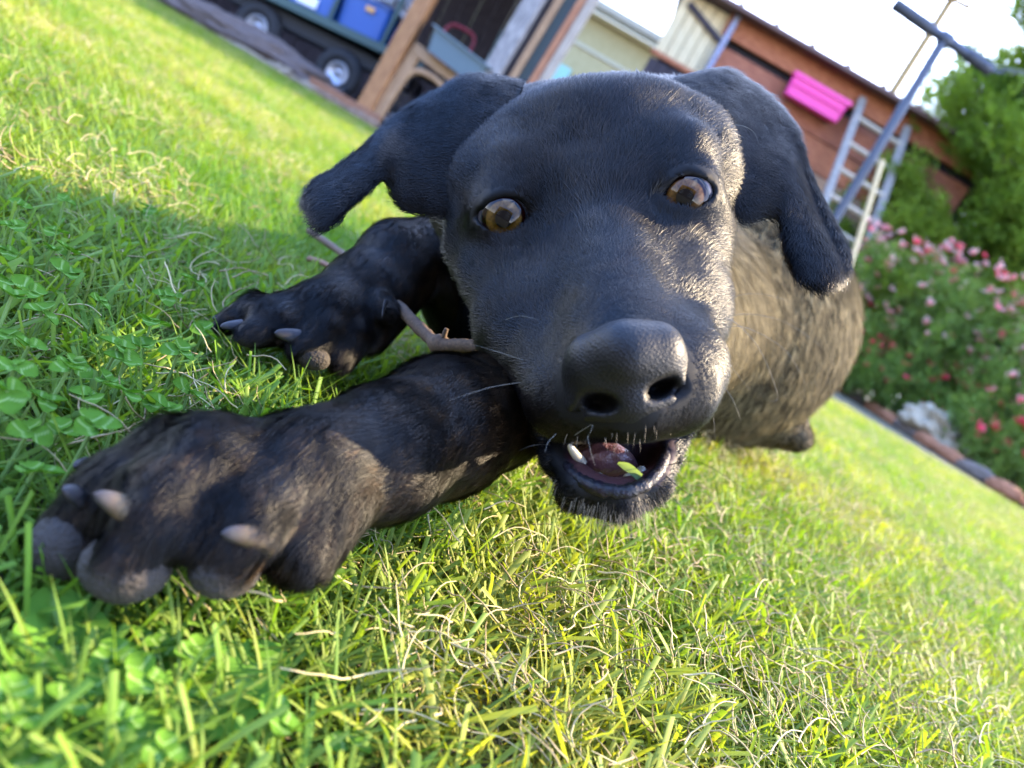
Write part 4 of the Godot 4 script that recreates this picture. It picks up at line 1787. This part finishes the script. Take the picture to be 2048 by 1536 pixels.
	var sack := obj("sack", lump(Vector3(0.62, 0.12, 0.22), 0.28, 1.8, Vector3(9, 2, 4), 0.6), grain(lin(0.07, 0.052, 0.046), lin(0.12, 0.095, 0.085), Vector3.ONE * 5.0, 0.95, 13))
	sack.position = Vector3(-2.72, 0.07, -5.22)
	sack.rotation_degrees = Vector3(0, 12, 0)
	tag(sack, "grey-brown flattened sack lying on the ground before the cart", "sack")
	# border between lawn and shed
	var edging := thing("lawn_edging", "row of rough pale edging stones between the lawn and the open shed", "edging", Vector3(-2.0, 0, -4.8))
	var stone_a := grain(lin(0.13, 0.10, 0.065), lin(0.24, 0.195, 0.14), Vector3.ONE * 6.0, 0.95, 14)
	var stone_b := grain(lin(0.11, 0.065, 0.038), lin(0.19, 0.125, 0.08), Vector3.ONE * 6.0, 0.95, 15)
	var r := RandomNumberGenerator.new()
	r.seed = 5
	var bits := [lump(Vector3(0.14, 0.045, 0.055), 0.35, 1.7, Vector3(1, 2, 3)), lump(Vector3(0.11, 0.04, 0.06), 0.4, 1.9, Vector3(5, 2, 8)), lump(Vector3(0.17, 0.038, 0.05), 0.35, 2.1, Vector3(2, 9, 3))]
	for i in 22:
		var x := -4.4 + i * 0.235
		var s := obj("stone" if i == 0 else "stone_%03d" % i, bits[i % 3], stone_a if r.randf() < 0.55 else stone_b, edging)
		s.position = Vector3(x, 0.01 + r.randf() * 0.012, lawn_edge(x) - 0.05 + r.randf_range(-0.02, 0.02)) - edging.position
		s.rotation_degrees = Vector3(r.randf_range(-6, 6), -17 + r.randf_range(-8, 8), r.randf_range(-4, 4))
	var soil := PlaneMesh.new()
	soil.size = Vector2(8.0, 1.2)
	soil.subdivide_width = 4
	var sp := structure("path", soil, grain(lin(0.075, 0.055, 0.042), lin(0.13, 0.10, 0.075), Vector3.ONE * 4.0, 1.0, 16))
	sp.position = Vector3(-1.4, 0.004, -5.2)
	sp.rotation_degrees = Vector3(0, -17.4, 0)

	# --- red shed in the middle
	var red_a := grain(lin(0.30, 0.088, 0.034), lin(0.46, 0.17, 0.068), Vector3(1.2, 8, 8), 0.75, 17, 1.2)
	var red_b := grain(lin(0.26, 0.078, 0.036), lin(0.40, 0.145, 0.066), Vector3(1.2, 8, 8), 0.75, 18, 1.2)
	var dark := plain(lin(0.03, 0.025, 0.03), 0.85)
	var rs := thing("red_shed", "red-brown plank shed with cream end boards and a ribbed roof edge", "shed", Vector3(1.2, 0, -8.5))
	o = rs.position
	box("core", rs, Vector3(1.35, 1.28, -9.1) - o, Vector3(3.44, 2.56, 1.9), dark)
	box("fascia_plank", rs, Vector3(1.5, 2.515, -8.06) - o, Vector3(2.9, 0.225, 0.05), red_a)
	box("wall_plank", rs, Vector3(1.5, 2.17, -8.08) - o, Vector3(2.9, 0.30, 0.05), red_b)
	box("wall_plank_001", rs, Vector3(1.5, 1.87, -8.085) - o, Vector3(2.9, 0.285, 0.05), red_a)
	box("wall_plank_002", rs, Vector3(1.5, 1.58, -8.08) - o, Vector3(2.9, 0.28, 0.05), grain(lin(0.30, 0.17, 0.09), lin(0.42, 0.26, 0.15), Vector3(1.2, 8, 8), 0.75, 19))
	for i in 4:
		box("wall_plank_%03d" % (i + 3), rs, Vector3(1.5, 1.285 - i * 0.295, -8.08 - 0.004 * (i % 2)) - o, Vector3(2.9, 0.285, 0.05), dark_board)
	for i in 5:
		box("cream_board" if i == 0 else "cream_board_%03d" % i, rs, Vector3(-0.385 + i * 0.115, 2.28, -8.07 - 0.006 * (i % 2)) - o, Vector3(0.108, 0.62, 0.03), cream)
	box("lower_board", rs, Vector3(-0.16, 1.955, -8.05) - o, Vector3(0.6, 0.05, 0.05), red_a)
	for i in 5:
		box("cream_board_%03d" % (i + 5), rs, Vector3(-0.385 + i * 0.115, 0.96, -8.07 - 0.006 * (i % 2)) - o, Vector3(0.108, 1.9, 0.03), dark_board)
	beam("cross_beam", rs, Vector3(-0.36, 2.49, -8.03) - o, Vector3(0.10, 2.33, -8.03) - o, 0.05, 0.06, dark_board)
	box("roof_sheet", rs, Vector3(1.35, 2.70, -9.0) - o, Vector3(3.75, 0.045, 2.4), plain(lin(0.13, 0.075, 0.06), 0.7), Vector3(4, 0, 0))
	for i in 10:
		box("roof_rib" if i == 0 else "roof_rib_%03d" % i, rs, Vector3(-0.3 + i * 0.39, 2.722, -9.0) - o, Vector3(0.05, 0.06, 2.38), plain(lin(0.10, 0.06, 0.05), 0.7), Vector3(4, 0, 0))
	beam("metal_post", rs, Vector3(0.135, 0.0, -7.99) - o, Vector3(0.12, 2.66, -7.99) - o, 0.06, 0.04, plain(lin(0.22, 0.22, 0.27), 0.45, 0.6))
	for i in 5:
		var bolt := SphereMesh.new()
		bolt.radius = 0.014
		bolt.height = 0.02
		var bo := obj("bolt" if i == 0 else "bolt_%03d" % i, bolt, plain(lin(0.6, 0.6, 0.62), 0.35, 0.8), rs)
		bo.position = Vector3(0.128, 2.58 - i * 0.13, -7.967) - o
	# pink planter
	var pk := obj("window_box", open_tub(0.60, 0.16, 0.20, 0.05, 0.006), plain(lin(0.80, 0.045, 0.26), 0.45))
	pk.position = Vector3(1.165, 2.175, -7.90)
	box("rim_strip", pk, Vector3(0, 0.188, 0.092), Vector3(0.62, 0.028, 0.012), plain(lin(0.85, 0.06, 0.30), 0.4))
	box("rib", pk, Vector3(0, 0.10, 0.087), Vector3(0.56, 0.012, 0.012), plain(lin(0.70, 0.03, 0.22), 0.45), Vector3(-3, 0, 0))
	box("bracket", pk, Vector3(-0.22, 0.09, -0.10), Vector3(0.03, 0.2, 0.05), dark)
	box("bracket_001", pk, Vector3(0.22, 0.09, -0.10), Vector3(0.03, 0.2, 0.05), dark)
	tag(pk, "bright pink plastic window box hanging on the red shed wall", "window box")
	# ladder
	var la := thing("ladder", "weathered grey wooden ladder leaning against the red shed", "ladder", Vector3(1.95, 0, -7.2))
	o = la.position
	var top_l := Vector3(1.565, 2.52, -7.98)
	var top_r := Vector3(2.08, 2.50, -7.98)
	var foot_l := Vector3(1.86, 0.0, -6.85)
	var foot_r := Vector3(2.40, 0.0, -6.85)
	var silver := grain(lin(0.19, 0.17, 0.145), lin(0.34, 0.31, 0.27), Vector3(14, 2, 14), 0.8, 20)
	beam("rail", la, foot_l - o, top_l - o, 0.075, 0.04, silver)
	beam("rail_001", la, foot_r - o, top_r - o, 0.075, 0.04, silver)
	var rung_wood := grain(lin(0.40, 0.32, 0.22), lin(0.52, 0.44, 0.32), Vector3(8, 8, 8), 0.8, 33)
	for i in 9:
		var t := 0.08 + i * 0.105
		pipe("rung" if i == 0 else "rung_%03d" % i, la, [foot_l.lerp(top_l, t) - o, foot_r.lerp(top_r, t) - o], 0.025, rung_wood, 10, 2)
	# clothes post
	var cp := thing("clothes_post", "dark T-shaped metal clothes post standing on the lawn before the red shed", "clothes post", Vector3(1.25, 0, -5.0))
	o = cp.position
	var steel := plain(lin(0.05, 0.06, 0.08), 0.45, 0.3)
	var rubber := plain(lin(0.03, 0.035, 0.045), 0.55)
	pipe("stem", cp, [Vector3(1.275, 0.0, -5.0) - o, Vector3(1.20, 2.12, -5.0) - o], 0.03, steel, 16, 3)
	pipe("crossbar", cp, [Vector3(0.84, 2.15, -5.0) - o, Vector3(1.54, 2.10, -5.0) - o], 0.030, steel, 16, 3)
	pipe("grip", cp, [Vector3(0.835, 2.151, -5.0) - o, Vector3(1.10, 2.131, -5.0) - o], 0.036, rubber, 16, 3)
	pipe("grip_001", cp, [Vector3(1.36, 2.113, -5.0) - o, Vector3(1.53, 2.10, -5.0) - o], 0.036, rubber, 16, 3)
	pipe("collar", cp, [Vector3(1.17, 2.126, -5.0) - o, Vector3(1.24, 2.121, -5.0) - o], 0.042, steel, 16, 3)
	var rope := plain(lin(0.20, 0.21, 0.22), 0.8)
	pipe("line_hook", cp, [Vector3(1.54, 2.10, -5.0) - o, Vector3(1.59, 2.115, -4.99) - o, Vector3(1.60, 2.14, -4.98) - o], 0.010, steel, 8, 5)
	var ln := obj("clothes_line", tube_mesh([Vector3(1.595, 2.135, -4.98), Vector3(2.6, 2.22, -4.5), Vector3(4.2, 2.5, -3.6)], 0.003), rope)
	tag(ln, "thin pale cord running off to the right from the clothes post's end", "cord")
	var ln2 := obj("clothes_line", tube_mesh([Vector3(1.50, 2.12, -5.0), Vector3(2.7, 2.42, -4.7), Vector3(4.4, 2.9, -4.2)], 0.003), rope)
	tag(ln2, "upper thin cord running off to the right above the other cord", "cord")
	var pr := obj("bean_pole", tube_mesh([Vector3(1.62, 0.0, -4.7), Vector3(1.36, 1.0, -4.86), Vector3(1.27, 1.36, -4.93)], 0.016), grain(lin(0.45, 0.33, 0.15), lin(0.6, 0.46, 0.24), Vector3(20, 4, 20), 0.6, 23))
	tag(pr, "yellowish bamboo pole propped against the clothes post", "pole")
	# --- pale house
	var ho := thing("house", "pale yellow house with a white eave between the sheds", "house", Vector3(-3.0, 0, -16))
	o = ho.position
	var pale := grain(lin(0.30, 0.265, 0.13), lin(0.34, 0.30, 0.155), Vector3.ONE, 0.9, 24)
	box("wall", ho, Vector3(-3.2, 1.64, -16.5) - o, Vector3(6.6, 3.28, 5.0), pale)
	box("fascia", ho, Vector3(-3.2, 3.42, -13.85) - o, Vector3(7.0, 0.22, 0.05), plain(lin(0.33, 0.32, 0.24), 0.7))
	box("gutter", ho, Vector3(-3.2, 3.46, -13.76) - o, Vector3(7.0, 0.10, 0.11), plain(lin(0.40, 0.40, 0.36), 0.5))
	box("soffit", ho, Vector3(-3.2, 3.315, -13.95) - o, Vector3(7.0, 0.02, 0.5), plain(lin(0.7, 0.66, 0.5), 0.7))
	var rf := box("roof", ho, Vector3(-3.2, 3.70, -14.6) - o, Vector3(7.1, 0.10, 1.9), plain(lin(0.36, 0.35, 0.28), 0.75), Vector3(14, 0, 0))
	box("lower_band", ho, Vector3(-3.2, 2.80, -13.985) - o, Vector3(6.62, 0.06, 0.04), plain(lin(0.36, 0.34, 0.24), 0.7))
	box("shutter", ho, Vector3(-2.6, 1.7, -13.97) - o, Vector3(1.5, 1.35, 0.05), plain(lin(0.22, 0.42, 0.36), 0.6))
	# --- utility pole
	var up := thing("utility_pole", "tall yellowish wooden utility pole with wires far behind the sheds", "pole", Vector3(5.6, 0, -25))
	o = up.position
	var pine := grain(lin(0.16, 0.11, 0.04), lin(0.24, 0.17, 0.07), Vector3(3, 0.5, 3), 0.8, 25)
	pipe("shaft", up, [Vector3(5.62, 0, -25) - o, Vector3(5.54, 11.6, -25) - o], 0.15, pine, 14, 4, 0.25)
	beam("crossarm", up, Vector3(5.0, 11.0, -24.85) - o, Vector3(6.1, 11.05, -24.85) - o, 0.12, 0.10, pine)
	for i in 3:
		var ins := CylinderMesh.new()
		ins.top_radius = 0.05
		ins.bottom_radius = 0.07
		ins.height = 0.18
		var c := obj("insulator" if i == 0 else "insulator_%03d" % i, ins, plain(lin(0.08, 0.08, 0.09), 0.3), up)
		c.position = Vector3(5.08 + i * 0.47, 11.17, -24.85) - o
	for i in 3:
		var x := 5.08 + i * 0.47
		pipe("wire" if i == 0 else "wire_%03d" % i, up, [Vector3(x, 11.27, -24.85) - o, Vector3(x + 7.0, 10.7, -22.0) - o, Vector3(x + 16.0, 11.3, -18.0) - o], 0.018, plain(lin(0.02, 0.02, 0.02), 0.6), 6, 8)


# ---------------------------------------------------------------- flower bed, rock, conifer
func sprig(count: int, long: float, leaf_l: float, leaf_w: float, fan: float, seed_: int) -> ArrayMesh:
	# leafy spray growing along +y: flat leaves on both sides of a hidden axis
	var r := RandomNumberGenerator.new()
	r.seed = seed_
	var v := PackedVector3Array()
	var n := PackedVector3Array()
	var c := PackedColorArray()
	var idx := PackedInt32Array()
	for k in count:
		var t := r.randf()
		var ph := r.randf() * TAU
		var p := Vector3(cos(ph) * 0.05, t, sin(ph) * 0.05) * long
		var d := Vector3(cos(ph) * fan, r.randf_range(0.3, 1.2), sin(ph) * fan).normalized()
		var s := d.cross(Vector3(r.randf_range(-1, 1), r.randf_range(-1, 1), r.randf_range(-1, 1))).normalized()
		var l := leaf_l * r.randf_range(0.6, 1.2)
		var w := leaf_w * r.randf_range(0.7, 1.2)
		var nn := s.cross(d).normalized()
		var g := Color(1, 1, 1) * r.randf_range(0.6, 1.35)
		var a := v.size()
		v.append_array([p, p + d * l * 0.5 + s * w * 0.5, p + d * l * 0.5 - s * w * 0.5, p + d * l + nn * l * 0.1])
		n.append_array([nn, (nn + s * 0.4).normalized(), (nn - s * 0.4).normalized(), nn])
		c.append_array([g, g, g, g])
		idx.append_array([a, a + 2, a + 1, a + 1, a + 2, a + 3])
	return to_mesh(v, n, idx, c)


func flower_mesh(a: Color, b: Color, seed_: int) -> ArrayMesh:
	# four petals and a tube of stamens, about 3 cm across
	var r := RandomNumberGenerator.new()
	r.seed = seed_
	var v := PackedVector3Array()
	var c := PackedColorArray()
	var idx := PackedInt32Array()
	for k in 5:
		var ph := TAU * k / 5.0 + r.randf_range(-0.25, 0.25)
		var d := Vector3(cos(ph), r.randf_range(0.1, 0.9), sin(ph)).normalized()
		var s := d.cross(Vector3.UP).normalized()
		var l := r.randf_range(0.02, 0.032)
		var w := r.randf_range(0.016, 0.024)
		var base := v.size()
		for i in 4:
			var t := i / 3.0
			var wd := w * sin(PI * (0.12 + 0.75 * t))
			var p := d * l * t + Vector3(0, 0.006 * t * t, 0)
			v.append(p - s * wd * 0.5)
			v.append(p + Vector3(0, -0.003, 0))
			v.append(p + s * wd * 0.5)
			for q in 3:
				c.append(a.lerp(b, t))
		for i in 3:
			for j in 2:
				var e := base + i * 3 + j
				idx.append_array([e, e + 3, e + 1, e + 1, e + 3, e + 4])
	return to_mesh(v, smooth_normals(v, idx), idx, c)


func build_bed() -> void:
	var r := RandomNumberGenerator.new()
	r.seed = 404
	var soil := PlaneMesh.new()
	soil.size = Vector2(4.6, 9.0)
	var bed := structure("mulch_bed", soil, grain(lin(0.045, 0.025, 0.018), lin(0.09, 0.052, 0.038), Vector3.ONE * 7.0, 1.0, 26))
	bed.position = Vector3(5.06, 0.03, -6.9)
	# edging logs along the right side of the lawn
	var ed := thing("bed_edging", "rust-brown log edging along the flower bed on the right", "edging", Vector3(2.78, 0, -5.6))
	var log_a := grain(lin(0.21, 0.08, 0.03), lin(0.38, 0.16, 0.075), Vector3(8, 8, 2), 0.9, 27)
	var log_b := grain(lin(0.10, 0.075, 0.055), lin(0.18, 0.14, 0.11), Vector3(8, 8, 2), 0.95, 28)
	for i in 16:
		var z := -2.6 - i * 0.36
		var lg := lump(Vector3(0.055, 0.05, 0.19), 0.16, 1.8, Vector3(i, 3, 1))
		var s := obj("log" if i == 0 else "log_%03d" % i, lg, log_a if i % 3 else log_b, ed)
		s.position = Vector3(2.79 + r.randf_range(-0.02, 0.02), 0.035, z) - ed.position
		s.rotation_degrees = Vector3(r.randf_range(-3, 3), r.randf_range(-4, 4), 0)
	var chips := PackedFloat32Array()
	var chip := box_mesh(Vector3(0.05, 0.012, 0.022), 0.003)
	for i in 2600:
		var p := Vector3(2.85 + absf(r.randfn(0.0, 0.35)), 0.036, -2.6 - r.randf() * 5.6)
		var k := r.randf()
		put(chips, Basis.from_euler(Vector3(r.randf_range(-0.5, 0.5), r.randf() * TAU, r.randf_range(-0.5, 0.5))).scaled(Vector3.ONE * r.randf_range(0.5, 1.3)), p, Color(0.17, 0.08, 0.05).lerp(Color(0.07, 0.04, 0.03), k).lerp(Color(0.4, 0.33, 0.28), 0.5 if r.randf() < 0.15 else 0.0))
	tag(scatter("bark_chips", chip, chips, tinted(0.9, 0.2), null), "reddish bark chips covering the flower bed on the right", "mulch")
	var rock := obj("rock", lump(Vector3(0.34, 0.16, 0.22), 0.42, 1.6, Vector3(4, 7, 1), 0.45), grain(lin(0.22, 0.175, 0.105), lin(0.48, 0.41, 0.29), Vector3.ONE * 5.0, 0.9, 29, 1.3))
	rock.position = Vector3(3.06, 0.10, -5.85)
	rock.rotation_degrees = Vector3(0, 20, -8)
	tag(rock, "large pale grey rock in the mulch at the foot of the pink flowers", "rock")
	# flowering bushes
	var petal := tinted(0.6, 0.3)
	petal.backlight_enabled = true
	petal.backlight = Color(0.95, 0.9, 0.9)
	var flowers := [flower_mesh(Color(0.85, 0.06, 0.09), Color(0.88, 0.14, 0.18), 1), flower_mesh(Color(0.85, 0.10, 0.13), Color(0.90, 0.46, 0.42), 2), flower_mesh(Color(0.88, 0.24, 0.22), Color(0.95, 0.70, 0.60), 3), flower_mesh(Color(0.82, 0.05, 0.10), Color(0.85, 0.10, 0.15), 4)]
	var leafy := tinted(0.55, 0.35)
	leafy.backlight_enabled = true
	leafy.backlight = Color(0.85, 0.95, 0.5)
	var spray := sprig(26, 0.22, 0.055, 0.016, 0.9, 9)
	var stem_mat := plain(lin(0.10, 0.16, 0.05), 0.7)
	var bushes := [[2.42, -7.15, 1.35, 0.50, "tallest-reaching pink bush nearest the ladder"], [2.95, -6.75, 1.42, 0.56, "pink and white flowering bush second from the ladder"], [3.55, -6.35, 1.36, 0.58, "pink and white flowering bush behind the pale rock"], [3.45, -5.5, 1.15, 0.54, "reddest flowering bush right of the pale rock"], [4.15, -5.6, 1.35, 0.60, "flowering bush farthest right in front of the conifer"]]
	for bi in bushes.size():
		var q: Array = bushes[bi]
		var bush := thing("flower_bush", q[4], "bush", Vector3(q[0], 0.03, q[1]), 0.0, "pink flowering bushes in the bed")
		var data := PackedFloat32Array()
		var v := PackedVector3Array()
		var idx := PackedInt32Array()
		var tall: float = q[2]
		var wide: float = q[3]
		for k in 34:
			var ph := r.randf() * TAU
			var out := sqrt(r.randf()) * wide
			var tip := Vector3(cos(ph) * out, tall * r.randf_range(0.72, 1.08) * (1.0 - 0.25 * out / wide), sin(ph) * out)
			var pts := curve_through([Vector3(cos(ph) * out * 0.15, 0, sin(ph) * out * 0.15), tip * Vector3(0.6, 0.6, 0.6), tip], 4)
			var rad := PackedFloat32Array()
			for i in pts.size():
				rad.append(0.006 * (1.1 - float(i) / pts.size()))
			tube_points(pts, rad, 5, v, idx)
		obj("stems", to_mesh(v, smooth_normals(v, idx), idx), stem_mat, bush)
		for k in 1100:
			var ph := r.randf() * TAU
			var h := pow(r.randf(), 0.75) if k < 800 else r.randf() * 0.3
			var out := sqrt(r.randf()) * wide * (0.95 + 0.2 * h) * (1.0 - 0.35 * h * h)
			var p := Vector3(cos(ph) * out, h * tall * 0.86, sin(ph) * out)
			var b := Basis.from_euler(Vector3(r.randf_range(-0.9, 0.9), r.randf() * TAU, r.randf_range(-0.9, 0.9))).scaled(Vector3.ONE * r.randf_range(0.6, 1.1))
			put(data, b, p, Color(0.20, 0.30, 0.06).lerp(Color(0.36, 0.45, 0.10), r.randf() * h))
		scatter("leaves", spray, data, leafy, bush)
		for k in 270:
			var ph := r.randf() * TAU
			var h := 1.0 - 0.85 * pow(r.randf(), 1.35)
			var out := wide * (0.55 + 0.5 * r.randf()) * (1.15 - 0.45 * h)
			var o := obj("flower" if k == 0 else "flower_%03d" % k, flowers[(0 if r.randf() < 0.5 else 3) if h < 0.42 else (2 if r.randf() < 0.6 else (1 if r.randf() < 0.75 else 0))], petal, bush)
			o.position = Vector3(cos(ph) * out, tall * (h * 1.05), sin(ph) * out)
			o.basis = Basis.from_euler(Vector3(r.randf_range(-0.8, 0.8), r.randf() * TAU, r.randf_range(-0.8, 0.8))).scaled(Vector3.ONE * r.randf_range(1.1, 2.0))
	# hedge behind the bed
	var hedge := thing("hedge", "dark green leafy hedge behind the flowers beside the red shed", "hedge", Vector3(4.6, 0, -8.9))
	var hd := PackedFloat32Array()
	var hs := tube_mesh([Vector3(0, 0, 0), Vector3(0.03, 0.8, 0.02), Vector3(0, 2.0, 0)], 0.03)
	for i in 9:
		var st := obj("stem" if i == 0 else "stem_%03d" % i, hs, stem_mat, hedge)
		st.position = Vector3(-1.9 + i * 0.65, 0, r.randf_range(-0.15, 0.15))
	for i in 8000:
		var p := Vector3(r.randf_range(-2.0, 4.6), 2.5 * pow(r.randf(), 0.85), r.randfn(0.0, 0.24))
		var b := Basis.from_euler(Vector3(r.randf_range(-1, 1), r.randf() * TAU, r.randf_range(-1, 1))).scaled(Vector3.ONE * r.randf_range(0.8, 1.4))
		put(hd, b, p, Color(0.05, 0.12, 0.02).lerp(Color(0.10, 0.19, 0.035), r.randf()))
	scatter("leaves", spray, hd, leafy, hedge)
	# conifer
	conifer(Vector3(3.70, 0, -7.9), 1.66, 10.5, "big bright green conifer at the right behind the flowers", 48000, r)
	conifer(Vector3(5.6, 0, -7.2), 1.5, 6.6, "second green conifer beyond the right end of the flower bed", 12000, r)


func conifer(at: Vector3, wide: float, tall: float, label: String, count: int, r: RandomNumberGenerator) -> void:
	var t := thing("conifer", label, "tree", at, 0.0, "conifers behind the flower bed")
	var bark := plain(lin(0.09, 0.06, 0.045), 0.9)
	pipe("trunk", t, [Vector3(0, 0, 0), Vector3(0.02, tall * 0.5, 0), Vector3(0, tall * 0.96, 0)], 0.13, bark, 12, 5, 0.9)
	var v := PackedVector3Array()
	var idx := PackedInt32Array()
	var data := PackedFloat32Array()
	var limbs_n := 150
	var mat := tinted(0.6, 0.3)
	mat.backlight_enabled = true
	mat.backlight = Color(0.9, 0.95, 0.45)
	for k in limbs_n:
		var h := 0.03 + 0.95 * pow((k + 0.5) / limbs_n, 1.05)
		var ph := k * 2.39996 + r.randf_range(-0.3, 0.3)
		var reach := wide * pow(1.0 - h, 0.24) * r.randf_range(0.72, 1.12)
		var d := Vector3(cos(ph), 0, sin(ph))
		var a := Vector3(0, tall * h * 0.9, 0)
		var tip := a + d * reach + Vector3(0, reach * r.randf_range(0.35, 0.75), 0)
		var pts := curve_through([a, a.lerp(tip, 0.5) - Vector3(0, 0.06, 0), tip], 4)
		var rad := PackedFloat32Array()
		for i in pts.size():
			rad.append(0.016 * (1.05 - float(i) / pts.size()))
		tube_points(pts, rad, 5, v, idx)
		var tone := r.randf()
		for s in count / limbs_n:
			var q := pow(r.randf(), 0.55)
			var p := a.lerp(tip, q) + Vector3(r.randfn(0, 1), r.randfn(0, 0.9), r.randfn(0, 1)) * (0.05 + 0.09 * q)
			var out := (d + Vector3(r.randf_range(-0.6, 0.6), r.randf_range(0.3, 1.5), r.randf_range(-0.6, 0.6))).normalized()
			var x := out.cross(Vector3(r.randf_range(-1, 1), r.randf_range(-1, 1), r.randf_range(-1, 1))).normalized()
			var b := Basis(x, out, x.cross(out)).scaled(Vector3.ONE * r.randf_range(0.7, 1.3))
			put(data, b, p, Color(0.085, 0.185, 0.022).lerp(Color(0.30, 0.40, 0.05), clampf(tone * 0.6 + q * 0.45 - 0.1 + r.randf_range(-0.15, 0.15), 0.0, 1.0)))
	obj("limbs", to_mesh(v, smooth_normals(v, idx), idx), bark, t)
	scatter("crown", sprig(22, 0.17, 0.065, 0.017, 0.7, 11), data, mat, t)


# The house at the photographer's back, which the puppy's eyes mirror.
func build_house_behind() -> void:
	var ho := thing("house", "brown house with windows and a tiled roof at the photographer's back", "house", Vector3(-2.0, 0, 7.0))
	var o := ho.position
	var wall := grain(lin(0.05, 0.035, 0.026), lin(0.07, 0.05, 0.038), Vector3.ONE, 0.9, 40)
	box("wall", ho, Vector3(-1.0, 2.0, 8.0) - o, Vector3(7.0, 4.0, 6.0), wall)
	var glass := plain(lin(0.02, 0.025, 0.03), 0.08)
	var white := plain(lin(0.5, 0.5, 0.48), 0.6)
	for i in 2:
		for k in 2:
			var w := box("window" if i + k == 0 else "window_%03d" % (i * 2 + k), ho, Vector3(-2.8 + i * 3.6, 1.2 + k * 1.8, 4.97) - o, Vector3(1.3, 1.2, 0.1), white)
			box("pane", w, Vector3(-0.3, 0, -0.045), Vector3(0.5, 1.0, 0.02), glass)
			box("pane_001", w, Vector3(0.3, 0, -0.045), Vector3(0.5, 1.0, 0.02), glass)
	box("roof", ho, Vector3(-1.0, 4.95, 6.4) - o, Vector3(7.6, 0.16, 4.0), plain(lin(0.10, 0.05, 0.035), 0.8), Vector3(-30, 0, 0))
	box("roof_001", ho, Vector3(-1.0, 4.95, 9.8) - o, Vector3(7.6, 0.16, 4.0), plain(lin(0.10, 0.05, 0.035), 0.8), Vector3(30, 0, 0))
